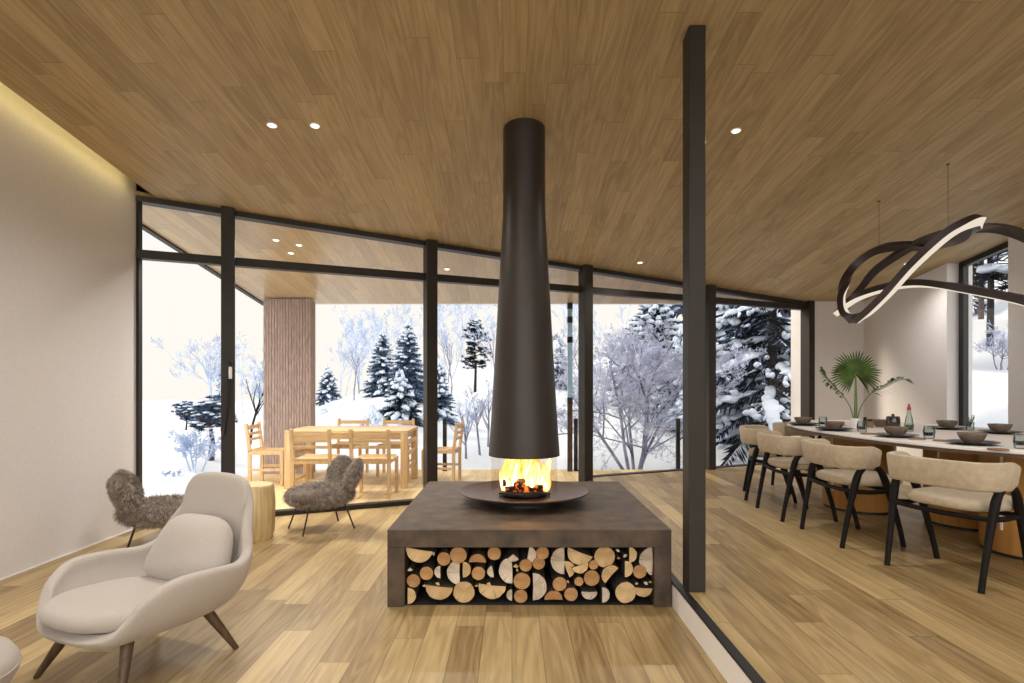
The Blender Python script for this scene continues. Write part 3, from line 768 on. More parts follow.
# ottoman, only its edge shows
t = thing('footstool', 'round beige wool footstool at the very edge of the view in front of the armchair', 'footstool', (-2.0, 1.99, 0))
b = MB(); b.lathe([(0, .16), (.16, .163), (.235, .185), (.262, .23), (.262, .275), (.24, .308), (.17, .325), (0, .33)], 40); b.build('cushion', M['boucle'], t, smooth=180)
b = MB(); b.lathe([(.262, .250), (.268, .253), (.262, .256)], 40); b.build('piping', M['boucle'], t, smooth=180)
for k in range(4):
    a = PI / 4 + k * PI / 2; b = MB(); b.tube([(.13 * math.cos(a), .13 * math.sin(a), .19), (.2 * math.cos(a), .2 * math.sin(a), 0)], [.024, .011], 12); b.build('leg', M['walnut'], t)
# stump side table
t = thing('wooden_stump', 'pale faceted wooden stump table standing behind the armchair', 'side table', (-2.12, 4.80, 0), R(12))
def oct_(w, d, ch): return [(-w, -d + ch), (-w + ch, -d), (w - ch, -d), (w, -d + ch), (w, d - ch), (w - ch, d), (-w + ch, d), (-w, d - ch)]
b = MB(); rr = [[(*p, z) for p in oct_(w, w * .9, w * .42)] for w, z in ((.150, 0), (.165, .05), (.172, .29), (.160, .43), (.152, .443))]
b.grid(rr, closed=True); b.add(rr[0], [tuple(range(8))]); b.add(rr[-1], [tuple(range(8))]); b.build('block', M['stump'], t, smooth=25)

# ------------------------------------------------------------------ shaggy low chairs
def fur_mesh(shapes, n, ln, seed, grav=.55):
    """shapes: (centre, radii, rotation); hair strands rooted on the surfaces"""
    rnd = random.Random(seed); b = MB()
    area = [s[1][0] * s[1][1] + s[1][1] * s[1][2] + s[1][0] * s[1][2] for s in shapes]
    for s, ar in zip(shapes, area):
        c, r, rot = Vector(s[0]), s[1], s[2] or Matrix.Identity(3)
        for _ in range(int(n * ar / sum(area))):
            z = rnd.uniform(-1, 1); a = rnd.uniform(0, 2 * PI); q = math.sqrt(1 - z * z)
            d = Vector((q * math.cos(a), q * math.sin(a), z))
            p = rot @ Vector((d.x * r[0], d.y * r[1], d.z * r[2])) * .97 + c
            nn = rot @ Vector((d.x / r[0], d.y / r[1], d.z / r[2])); nn.normalize()
            dirv = (nn * .75 + Vector((rnd.gauss(0, .35), rnd.gauss(0, .35), rnd.gauss(0, .3) - grav * .6))).normalized()
            L = ln * rnd.uniform(.6, 1.25)
            p1 = p + dirv * L * .5; d2 = (dirv + Vector((rnd.gauss(0, .2), rnd.gauss(0, .2), -grav))).normalized(); p2 = p1 + d2 * L * .5
            sd = dirv.cross(Vector((rnd.gauss(0, 1), rnd.gauss(0, 1), rnd.gauss(0, 1)))).normalized() * rnd.uniform(.0014, .0026)
            b.add([p - sd, p + sd, p1 + sd * .8, p1 - sd * .8, p2], [(0, 1, 2, 3), (3, 2, 4)])
    return b
def make_furchair(label, loc, dr):
    t = thing('shaggy_chair', label, 'chair', loc, face_rz(*dr), 'shaggy fur chairs by the glass front')
    b = MB(); b.ell((0, -.01, .305), (.25, .28, .075), .7, 28, 14); s = b.build('seat', M['hide'], t, smooth=180)
    fur_mesh([((0, -.01, .305), (.245, .275, .075), None)], 12000, .060, 1, .8).build('fur', M['fur'], s, smooth=0, fix=False)
    lobes = []
    for sx in (1, -1):
        rot = Matrix.Rotation(R(-sx * 20), 3, 'Y').inverted() @ Matrix.Rotation(R(-sx * 30), 3, 'Z') @ Matrix.Rotation(R(-14), 3, 'X')
        lobes.append(((sx * .138, .225, .452), (.138, .055, .155), rot))
    b = MB()
    for c, r, rot in lobes: b.ell(c, r, .9, 24, 14, rot)
    s = b.build('backrest', M['hide'], t, smooth=180)
    fur_mesh(lobes, 11000, .032, 2, .6).build('fur', M['fur'], s, smooth=0, fix=False)
    b = MB()
    b.box((0, 0, .235), (.30, .34, .02)); b.build('seat_frame', M['black'], t, smooth=0)
    for sx in (1, -1):
        for sy in (1, -1):
            b = MB(); b.tube([(sx * .13, sy * .15, .24), (sx * .18, sy * .225, 0)], .0075, 8); b.build('leg', M['black'], t)
    return t
f1 = make_furchair('shaggy grey-brown low chair with two-lobed back, standing by the glass front near the hearth', (-1.66, 5.14, 0), (-.78, -.62))
dup(f1, (-2.66, 4.47, 0), face_rz(.88, .48), 'shaggy grey-brown low chair beside the pale plaster wall, behind the armchair')

# ------------------------------------------------------------------ dining table and chairs
TX, TY, TA, TB, TH = 3.35, 4.72, .82, 1.62, STEP + .73
def table_pt(a, k=1.0):
    ca, sa = math.cos(a), math.sin(a)
    return (TA * k * math.copysign(abs(ca) ** .9, ca), TB * k * math.copysign(abs(sa) ** .9, sa))
t = thing('dining_table', 'long boat-shaped dining table with pale top and amber veneer drum pedestals', 'table', (TX, TY, STEP))
b = MB(); poly = [table_pt(2 * PI * k / 72) for k in range(72)]; b.prism(poly, .712, .73); b.build('table_top', M['tabletop'], t, smooth=30, bevel=.003)
b = MB(); poly = [table_pt(2 * PI * k / 72, .992) for k in range(72)]; b.prism(poly, .69, .712); b.build('top_edge', M['edge'], t, smooth=30)
for (x, y, rx, ry) in ((-.23, .60, .28, .32), (.27, -.02, .28, .30), (.10, -.84, .30, .30)):
    b = MB(); b.lathe([(0, .02), (.97, .02), (1.0, .04), (1.0, .69), (0, .69)], 48, (x, y, 0), sx=rx, sy=ry); p = b.build('pedestal', M['amber'], t, smooth=40)
    b = MB(); b.lathe([(0, 0), (.96, 0), (.96, .022), (0, .022)], 48, (x, y, 0), sx=rx, sy=ry); b.build('plinth', M['black'], p, smooth=40)
    b = MB(); a = PI + .25; b.box((x + rx * math.cos(a) * 1.003, y + ry * math.sin(a) * 1.003, .42), (.014, .014, .5), Matrix.Rotation(a, 3, 'Z')); b.build('inlay_strip', M['ceramic'], p, smooth=0)

def make_dining_chair(label, loc, dr):
    t = thing('dining_chair', label, 'chair', loc, face_rz(*dr), 'low-backed chairs round the dining table')
    # seat pad
    rows = []
    for f, z in ((0, .405), (.7, .405), (.95, .412), (1.0, .43), (.985, .452), (.9, .466), (.6, .472), (0, .474)):
        row = []
        for k in range(40):
            a = 2 * PI * k / 40
            cx = math.copysign(abs(math.cos(a)) ** .6, math.cos(a)); cy = math.copysign(abs(math.sin(a)) ** .6, math.sin(a))
            row.append((cx * f * (.25 - .012 * cy), cy * f * .235 - .03, z))
        rows.append(row)
    b = MB(); b.grid(rows, closed=True); b.build('seat', M['tan'], t, smooth=180)
    # wrap-around backrest band
    path = cat_rom([(.292, .0, 0), (.297, .08, 0), (.285, .155, 0), (.235, .222, 0), (.12, .254, 0), (0, .262, 0), (-.12, .254, 0), (-.235, .222, 0), (-.285, .155, 0), (-.297, .08, 0), (-.292, .0, 0)], 5)
    rows = []; m = len(path)
    for i, p in enumerate(path):
        tg = (path[min(i + 1, m - 1)] - path[max(i - 1, 0)]).normalized(); o_ = Vector((tg.y, -tg.x, 0))
        if o_.dot(Vector((p.x, p.y - .0, 0))) < 0: o_ = -o_
        e = min(i, m - 1 - i) / (m / 2); hh = 1 if e > .12 else .72 + .28 * e / .12
        row = []
        for (dx, dz) in ((-.5, .06), (-.5, .5), (-.5, .94), (-.32, 1), (.05, 1), (.38, .97), (.5, .85), (.5, .5), (.5, .12), (.35, .02), (-.1, 0), (-.35, .01)):
            z = .532 + .158 * (.5 + (dz - .5) * hh)
            row.append(p + o_ * (dx * .04 + .018 * (dz - .5)) + Vector((0, 0, z)))
        rows.append(row)
    b = MB(); b.grid(rows, closed=True); n = 12; b.add(rows[0], [tuple(range(n))]); b.add(rows[-1], [tuple(range(n))])
    b.build('backrest', M['tan'], t, smooth=60)
    for s in (-1, 1):
        b = MB(); b.tube(cat_rom([(s * .262, .235, 0), (s * .266, .212, .14), (s * .274, .165, .38), (s * .281, .135, .50), (s * .285, .095, .55)], 4), [.0165] * 2 + [.0165, .0165, .017, .018, .019, .0205, .022, .0235, .0245, .0245, .023, .022, .021, .02, .02], 10, sq=(1.0, 1.0)); b.build('leg', M['darkwood'], t, smooth=60)
        b = MB(); b.tube(cat_rom([(s * .25, -.20, 0), (s * .257, -.165, .14), (s * .270, -.085, .38), (s * .281, -.03, .50), (s * .285, .015, .548), (s * .285, .095, .552)], 4), [.0165] * 4 + [.017, .018, .019, .0205, .022, .0235, .0245, .0245, .023, .022, .021, .02, .02, .02, .02, .02, .02], 10); b.build('leg', M['darkwood'], t, smooth=60)
        for yy, xx in ((.262, .262), (-.245, .245)):
            pass
        b = MB(); b.tube([(s * .270, .165, .385), (s * .262, .04, .375), (s * .266, -.085, .385)], [.018, .015, .018], 8); b.build('side_rail', M['darkwood'], t, smooth=60)
    b = MB(); b.tube(cat_rom([(-.272, .168, .385), (-.14, .18, .38), (0, .185, .378), (.14, .18, .38), (.272, .168, .385)], 4), .0145, 8); b.build('back_rail', M['darkwood'], t, smooth=60)
    b = MB(); b.tube([(-.262, -.09, .385), (0, -.1, .38), (.262, -.09, .385)], .0145, 8); b.build('front_rail', M['darkwood'], t, smooth=60)
    return t
c1 = make_dining_chair('beige low-backed dining chair closest to the big window end, with its whole back shown', (2.615, 3.46, STEP), (.934, .358))
c1['label'] = 'beige low-backed dining chair closest to the viewer, whole back in front of the pedestals'
for loc, dr, lb in (((2.465, 4.27, STEP), (1, .03), 'second beige dining chair from the viewer along the table'),
                    ((2.43, 5.03, STEP), (1, -.03), 'third beige dining chair from the viewer along the table'),
                    ((2.55, 5.82, STEP), (.94, -.34), 'fourth beige dining chair, in front of the snowy spruce window'),
                    ((3.20, 6.38, STEP), (.30, -.95), 'fifth dining chair, in shade at the far tip of the table')):
    dup(c1, loc, face_rz(*dr), lb)

# ------------------------------------------------------------------ things on the dining table
def place(px, py):
    Y = (EYE - TH) * F / (py - 385); return ((px - 512) / F * Y, Y, TH)
def bowl_mesh(r, h): return [(0, 0), (r * .5, 0), (r * .55, h * .06), (r * .82, h * .42), (r * .98, h * .85), (r, h), (r * .95, h), (r * .78, h * .45), (r * .5, h * .14), (0, h * .12)]
first = {}
def piece(kind, label, cat, px, py, group, parts, dz=0, xy=None, mats=None):
    loc = place(px, py) if xy is None else (*xy, TH); loc = (loc[0], loc[1], loc[2] + dz)
    if kind in first: return dup(first[kind], loc, 0, label, group)
    t = thing(kind, label, cat, loc, 0, group)
    for nm, prof, m in parts:
        b = MB(); b.lathe(prof, 32); b.build(nm, M[m], t, smooth=50)
    first[kind] = t
    return t
PL = [('dinner_plate', [('dish', [(0, .004), (.075, .004), (.085, .007), (.14, .017), (.142, .019), (.138, .021), (.085, .012), (0, .010)], 'plate'), ('foot_ring', [(.06, 0), (.07, 0), (.07, .006), (.06, .006), (.06, 0)], 'plate')])]
BW = [('bowl', bowl_mesh(.078, .062), 'bowl'), ('food', [(0, .040), (.04, .044), (.066, .040), (.0665, .034), (0, .03)], 'plate')]
seats = [(972, 444.5, 'in front of the chair closest to the viewer'), (896, 437, 'in front of the second chair from the viewer'), (834, 430.5, 'in front of the third chair from the viewer'), (803, 425.2, 'near the far tip of the table'),
         (947, 429.2, 'across the table beside the clear bottle'), (1000, 433.5, 'across the table by the tall narrow window')]
for px, py, wh in seats:
    piece('dinner_plate', 'black dinner plate under a bowl, ' + wh, 'plate', px, py, 'black plates on the dining table', PL[0][1])
    piece('stoneware_bowl', 'taupe stoneware bowl on a black plate, ' + wh, 'bowl', px, py, 'taupe bowls on the dining table', BW, dz=.0115)
for px, py, lb in ((929, 438.5, 'between the two settings of the chairs closest to the viewer'), (862, 432, 'between the second and third settings along the chair side'), (823, 426.5, 'beside the bowl of the third setting, short of the far tip'), (1021, 448.5, 'cut by the picture edge beside the setting closest to the viewer')):
    piece('water_glass', 'small clear water glass with dark base ' + lb, 'glass', px, py, 'water glasses on the dining table',
          [('tumbler', [(0, .0), (.03, 0), (.034, .01), (.038, .045), (.031, .088), (.029, .088), (.0355, .045), (.03, .02), (0, .018)], 'clear'), ('base', [(0, .019), (.029, .021), (.0345, .044), (0, .044)], 'bglass')])
for px, py, lb in ((942, 441.2, 'wooden coaster beside the water glass closest to the viewer'), (868, 434.2, 'wooden coaster beside the second setting along the chair side'), (998, 450, 'wooden coaster beside the plate closest to the viewer'), (917, 439.5, 'wooden coaster just past the plate of the second setting')):
    piece('coaster', lb + ' on the dining table', 'coaster', px, py, 'wooden coasters on the dining table', [('disc', [(0, 0), (.05, 0), (.052, .004), (.05, .008), (0, .008)], 'coaster')])
t = piece('bottle', 'clear glass bottle with red cap standing on the dining table', 'bottle', 909, 431.5, None, [('body', [(0, 0), (.03, 0), (.032, .01), (.032, .06), (.024, .11), (.014, .15), (.013, .175), (.011, .175), (.011, .15), (.021, .11), (.029, .06), (.029, .012), (0, .01)], 'clear'), ('oil', [(0, .012), (.0285, .013), (.0285, .052), (0, .052)], 'palm'), ('cap', [(0, .172), (.0145, .172), (.0145, .19), (.008, .205), (.007, .222), (0, .225)], 'red')])
piece('smoked_jar', 'dark smoked glass jar behind the bowl of the second setting', 'jar', 893, 428.5, None, [('jar', [(0, 0), (.05, 0), (.054, .01), (.054, .08), (.05, .095), (.047, .095), (.05, .08), (.05, .012), (0, .01)], 'bglass'), ('lid', [(0, .095), (.05, .095), (.05, .106), (.012, .108), (.012, .125), (0, .128)], 'bglass')])
piece('spice_jar', 'small amber spice jar with dark lid beside the potted palm', 'jar', 870, 427.5, None, [('jar', [(0, 0), (.024, 0), (.026, .006), (.026, .05), (.02, .056), (0, .056)], 'coaster'), ('lid', [(0, .056), (.021, .056), (.021, .074), (0, .075)], 'black')])
piece('pepper_mill', 'small black pepper mill beside the potted palm', 'mill', 865, 426.8, None, [('body', [(0, 0), (.021, 0), (.021, .05), (.015, .062), (0, .062)], 'plate'), ('knob', [(0, .062), (.012, .064), (.016, .074), (.010, .086), (0, .088)], 'black')])
piece('serving_bowl', 'dark brown serving bowl behind the spice jar', 'bowl', 880, 426.8, None, [('bowl', bowl_mesh(.07, .065), 'bowl'), ('contents', [(0, .05), (.06, .046), (.06, .04), (0, .04)], 'plate')])
t = piece('herb_glass', 'clear glass with a green sprig behind the bowl closest to the viewer', 'glass', 970, 430.5, None, [('tumbler', [(0, 0), (.028, 0), (.03, .07), (.028, .07), (.026, .008), (0, .008)], 'clear')])
b = MB()
random.seed(2)
for k in range(9):
    a = random.uniform(0, 6.28); b.bar((0, 0, .03), (.03 * math.cos(a), .03 * math.sin(a), random.uniform(.08, .13)), .004, .004)
b.build('sprig', M['palm'], t, smooth=0)
t = thing('folded_napkin', 'white folded napkin beside the vase of the palm', 'napkin', place(836, 425.8)); b = MB(); b.box((0, 0, .012), (.13, .09, .024)); b.build('cloth', M['napkin'], t, bevel=.008)

# palm in a white vase
pv = thing('potted_palm', 'green fan palm leaves in a white vase on the dining table', 'plant', place(855.5, 427.5))
b = MB(); b.lathe([(0, 0), (.04, 0), (.045, .01), (.045, .085), (.04, .095), (.036, .095), (.04, .08), (.04, .015), (0, .012)], 32); b.build('vase', M['ceramic'], pv, smooth=50)
random.seed(4)
def fan(c, nrmv, upv, Rr, a0, a1, n, droop, wid=.018):
    b = MB(); c = Vector(c); nn = Vector(nrmv).normalized(); uu = Vector(upv); uu = (uu - nn * uu.dot(nn)).normalized(); ss = uu.cross(nn)
    for k in range(n):
        a = R(a0 + (a1 - a0) * k / (n - 1)); d = uu * math.cos(a) + ss * math.sin(a)
        L = Rr * random.uniform(.86, 1.06) * (.82 + .18 * math.cos(a * .5)); side = nn.cross(d).normalized()
        pts = []
        for j in range(6):
            s = j / 5; p = c + d * L * s + nn * (.10 * L * s * (1 - s)) + Vector((0, 0, -droop * L * s ** 2.2))
            wv = wid * (.35 + 1.6 * s) * (1 - s) ** .55 + .0008
            pts.append((p - side * wv, p + nn * wv * .5, p + side * wv))
        b.grid(pts)
    return b
fan((0, 0, .56), (-.15, -1, .12), (-.25, 0, 1), .27, -142, 142, 40, .12, .0105).build('fan_leaf', M['palm'], pv, smooth=30)
fan((.03, .06, .55), (.5, -.7, .5), (.6, 0, .7), .24, -110, 110, 30, .2, .0105).build('fan_leaf', M['palm'], pv, smooth=30)
fan((-.02, .05, .60), (-.3, -.5, .8), (-.2, .2, 1), .2, -80, 80, 20, .25, .010).build('fan_leaf', M['palm'], pv, smooth=30)
def frond(pts, L0):
    b = MB(); P = cat_rom(pts, 9); m = len(P)
    for i in range(int(m * .42), m):
        s = (i - m * .42) / (m * .58); tg = (P[min(i + 1, m - 1)] - P[i - 1]).normalized(); sd = tg.cross(Vector((0, -.5, 1))).normalized()
        for q in (-1, 1):
            L = L0 * math.sin(PI * min(.97, s * .8 + .18)) * random.uniform(.8, 1.1); d = (sd * q * .8 + tg * .8 + Vector((0, 0, random.uniform(-.35, .2)))).normalized()
            p0 = P[i]; p1 = p0 + d * L * .5; p2 = p0 + d * L + Vector((0, 0, -.25 * L)); wv = Vector((0, 0, 1)).cross(d).normalized() * .012
            b.add([p0, p1 - wv, p2, p1 + wv], [(0, 1, 2, 3)])
    return b, P
for pts in ([(-.02, 0, .09), (-.06, 0, .22), (-.16, -.01, .36), (-.29, -.03, .48), (-.37, -.04, .60)], [(.02, 0, .09), (.06, 0, .22), (.16, 0, .35), (.30, 0, .41), (.44, 0, .48), (.55, 0, .50)]):
    b, P = frond(pts, .17); fo = b.build('side_frond', M['palm'], pv, smooth=30)
    b = MB(); b.tube(P, [.006 - .004 * i / len(P) for i in range(len(P))], 6); b.build('stalk', M['stem'], fo)
b = MB(); b.tube([(0, 0, .06), (.003, 0, .3), (0, 0, .56)], [.017, .014, .008], 8); b.tube([(.008, .01, .06), (.02, .03, .3), (.03, .06, .55)], [.009, .007, .005], 6); b.build('stalk', M['stem'], pv)

pv.scale = (.86, .86, .86)
# ------------------------------------------------------------------ hanging lamp of two looped ribbons
def at(px, py, Y): return Vector(((px - 512) / F * Y, Y, EYE - (py - 385) / F * Y))
pl = thing('pendant_lamp', 'hanging lamp of two dark looped ribbons with glowing white edges above the dining table', 'lamp', (3.2, 4.7, 2.2))
def ribbon(keys, norms, wd, th, name):
    P = cat_rom(keys, 9, True); Nn = cat_rom(norms, 9, True); m = len(P); ob, ib = [], []
    for i in range(m):
        tg = (P[(i + 1) % m] - P[i - 1]).normalized(); n = Nn[i] - tg * Nn[i].dot(tg); n.normalize(); s = tg.cross(n)
        p = P[i] - Vector((3.2, 4.7, 2.2))
        ob.append([p + s * wd / 2 + n * th / 2, p - s * wd / 2 + n * th / 2, p - s * wd / 2 - n * th / 2, p + s * wd / 2 - n * th / 2])
        q = wd * .42
        ib.append([p + s * q + n * (th / 2 + .008), p - s * q + n * (th / 2 + .008), p - s * q + n * (th / 2 - .002), p + s * q + n * (th / 2 - .002)])
    b = MB(); ob.append(ob[0]); b.grid(ob, closed=True); o = b.build(name, M['lampbody'], pl, smooth=45)
    b = MB(); ib.append(ib[0]); b.grid(ib, closed=True); b.build('diffuser', M['strip'], o, smooth=45)
K1 = [(977, 220, 3.95), (950, 231.5, 4.05), (913, 264, 4.25), (884, 296, 4.5), (860, 317, 4.8), (846, 316, 5.1), (841, 297, 5.3), (851, 270, 5.4), (873, 252, 5.3), (898, 246, 5.1), (928, 246, 4.85), (955, 240, 4.5), (973, 228, 4.15)]
n1 = [(.4, -.75, -.5)] * 5 + [(.5, -.2, .6), (.6, .1, .5)] + [(.4, .5, .2)] * 2 + [(.1, .7, .5)] * 2 + [(.3, .6, .4), (.6, .2, .2)]
n1 = [Vector(v) for v in n1]
ribbon([at(*k) for k in K1], n1, .068, .05, 'ribbon_loop')
K2 = [(1075, 316, 3.5), (1024, 300, 3.85), (974, 290, 4.25), (944, 285, 4.55), (913, 283, 4.8), (882, 288, 5.05), (855, 298, 5.3), (838, 312, 5.5), (846, 306, 5.62), (860, 289, 5.55), (876, 270, 5.35), (907, 249, 5.05), (938, 235, 4.7), (971, 229, 4.4), (1002, 229, 4.05), (1040, 243, 3.7), (1090, 272, 3.4), (1100, 300, 3.35)]
n2 = [(0, -.35, -.95)] * 6 + [(-.2, -.4, -.9), (-.7, -.2, -.7), (-.4, .5, -.2), (.3, .8, 0), (.2, .9, .2), (.1, .9, .3)] + [(.6, .6, .3), (.9, .4, .3), (.95, .3, .3), (.95, .2, .2)] + [(.9, .2, -.2), (.6, 0, -.8)]
n2 = [Vector(v) for v in n2]
ribbon([at(*k) for k in K2], n2, .058, .05, 'ribbon_loop')
for px, pt, pb in ((948, 142, at(948, 243, 4.6)), (879, 192, at(879, 250, 5.25))):
    x, y = pb.x, pb.y
    b = MB(); b.tube([pb - Vector((3.2, 4.7, 2.2)), Vector((x, y, ceil_z(x, y) + .002)) - Vector((3.2, 4.7, 2.2))], 0.0016, 6); cb = b.build('cable', M['black'], pl)
    b = MB(); b.lathe([(0, 0), (.012, 0), (.012, -.006), (0, -.008)], 20, Vector((x, y, ceil_z(x, y))) - Vector((3.2, 4.7, 2.2))); b.build('ceiling_rose', M['steel'], cb)

# ------------------------------------------------------------------ deck table and six slatted chairs
t = thing('deck_table', 'pale pine outdoor table on the wooden deck, seen through the glass', 'table', (-2.0, 7.52, 0))
b = MB()
for k in range(6):
    y0 = -.41 + .82 * k / 6; b.bx(-.74, .74, y0 + .003, y0 + .82 / 6 - .003, .67, .70)
b.build('table_top', M['pine_x'], t, smooth=0)
b = MB()
for s in (-1, 1): b.bx(-.68, .68, s * .36 - .012, s * .36 + .012, .59, .67); b.bx(s * .68 - .012, s * .68 + .012, -.36, .36, .59, .67)
b.build('apron', M['pine_x'], t, smooth=0)
for sx in (-1, 1):
    for sy in (-1, 1):
        b = MB(); b.bx(sx * .70 - .045, sx * .70 + .035, sy * .37 - .04, sy * .37 + .04, 0, .67); b.build('leg', M['pine'], t, smooth=0, bevel=.004)
    b = MB()
    for z in (.2, .38, .52): b.bx(sx * .71 - .01, sx * .71 + .01, -.34, .34, z, z + .05)
    b.build('end_slats', M['pine'], t, smooth=0)
def make_deck_chair(label, loc, dr):
    t = thing('slatted_chair', label, 'chair', loc, face_rz(*dr), 'pine chairs around the deck table')
    for s in (-1, 1):
        b = MB(); b.bar((s * .205, .19, 0), (s * .205, .19, .44), .036, .036, (0, 1, 0)); b.bar((s * .205, .19, .43), (s * .205, .235, .77), .036, .034, (0, 1, 0)); b.build('back_post', M['pine'], t, smooth=0)
        b = MB(); b.bar((s * .205, -.20, 0), (s * .205, -.20, .43), .036, .036, (0, 1, 0)); b.build('leg', M['pine'], t, smooth=0)
        b = MB(); b.bar((s * .205, -.20, .20), (s * .205, .19, .20), .02, .03); b.build('side_rail', M['pine'], t, smooth=0)
    b = MB()
    for s in (-1, 1): b.bx(s * .205 - .015, s * .205 + .015, -.21, .20, .39, .43)
    b.bx(-.2, .2, -.215, -.185, .385, .425); b.bx(-.2, .2, .175, .205, .385, .425)
    b.build('seat_frame', M['pine'], t, smooth=0)
    b = MB()
    for k in range(8):
        y = -.19 + .38 * k / 7; dz = -.018 * math.sin(PI * k / 7); b.bx(-.2, .2, y - .019, y + .019, .43 + dz, .447 + dz)
    b.build('seat_slats', M['pine_x'], t, smooth=0)
    for z, y, hh in ((.72, .228, .05), (.64, .218, .035), (.57, .209, .035)):
        b = MB(); b.box((0, y, z), (.40, .016, hh)); b.build('back_slat', M['pine_x'], t, smooth=0, bevel=.003)
    return t
k1 = make_deck_chair('pine deck chair with its back to the glass, behind the shaggy chair', (-2.20, 6.66, 0), (0, 1))
for loc, dr, lb in (((-1.55, 6.66, 0), (.02, 1), 'pine deck chair with its back to the glass, the one closer to the hearth'),
                    ((-3.06, 7.50, 0), (1, .05), 'pine deck chair at the table end beside the timber pillar'),
                    ((-.90, 7.62, 0), (-1, .1), 'pine deck chair at the table end closest to the flue, partly behind a post'),
                    ((-2.27, 8.22, 0), (.0, -1), 'pine deck chair across the table, the one closer to the timber pillar'),
                    ((-1.62, 8.22, 0), (.0, -1), 'pine deck chair across the table, the one closer to the flue')):
    dup(k1, loc, face_rz(*dr), lb)
# ------------------------------------------------------------------ snowy hillside and its trees
def ground_z(x, y):
    left = sstep(-13, -3, x)
    s = -.62 + (.118 * left - .0) * max(0, y - 9.5) * (1 - .0 * y)
    if y > 34: s = -.62 + .118 * left * 24.5 + (y - 34) * .03 * left
    s += .26 * max(0, x - 6.5) * sstep(4, 11, y + x * .4)
    s += .16 * math.sin(x * .9 + y * .31) * sstep(9, 14, y) * (.3 + left) + .09 * math.sin(x * 2.1 - y * .7) * sstep(9, 14, y) * (.2 + left)
    return s - .12 * (1 - sstep(8.7, 11, y)) * (1 - sstep(5, 7, x))
b = MB(); rows = []
ys = [-3 + .5 * i for i in range(0, 24)] + [9 + .6 * i for i in range(0, 30)] + [28 + 3 * i for i in range(0, 14)] + [72]
xs_ = [-260, -160, -90, -60, -45] + [-36 + 2.0 * i for i in range(0, 8)] + [-20 + .8 * i for i in range(0, 66)] + [34, 38, 44, 52, 70, 100]
for y in ys: rows.append([(x, y, ground_z(x, y)) for x in xs_])
b.grid(rows)
def inside_plan(p): return -3.5 < p[0] < 5.2 and p[1] < 8.4
go = b.build('snow_ground', M['snow'], smooth=180)
struct(go)
import bmesh
bm = bmesh.new(); bm.from_mesh(go.data)
bmesh.ops.delete(bm, geom=[v for v in bm.verts if inside_plan(v.co)], context='VERTS'); bm.to_mesh(go.data); bm.free()

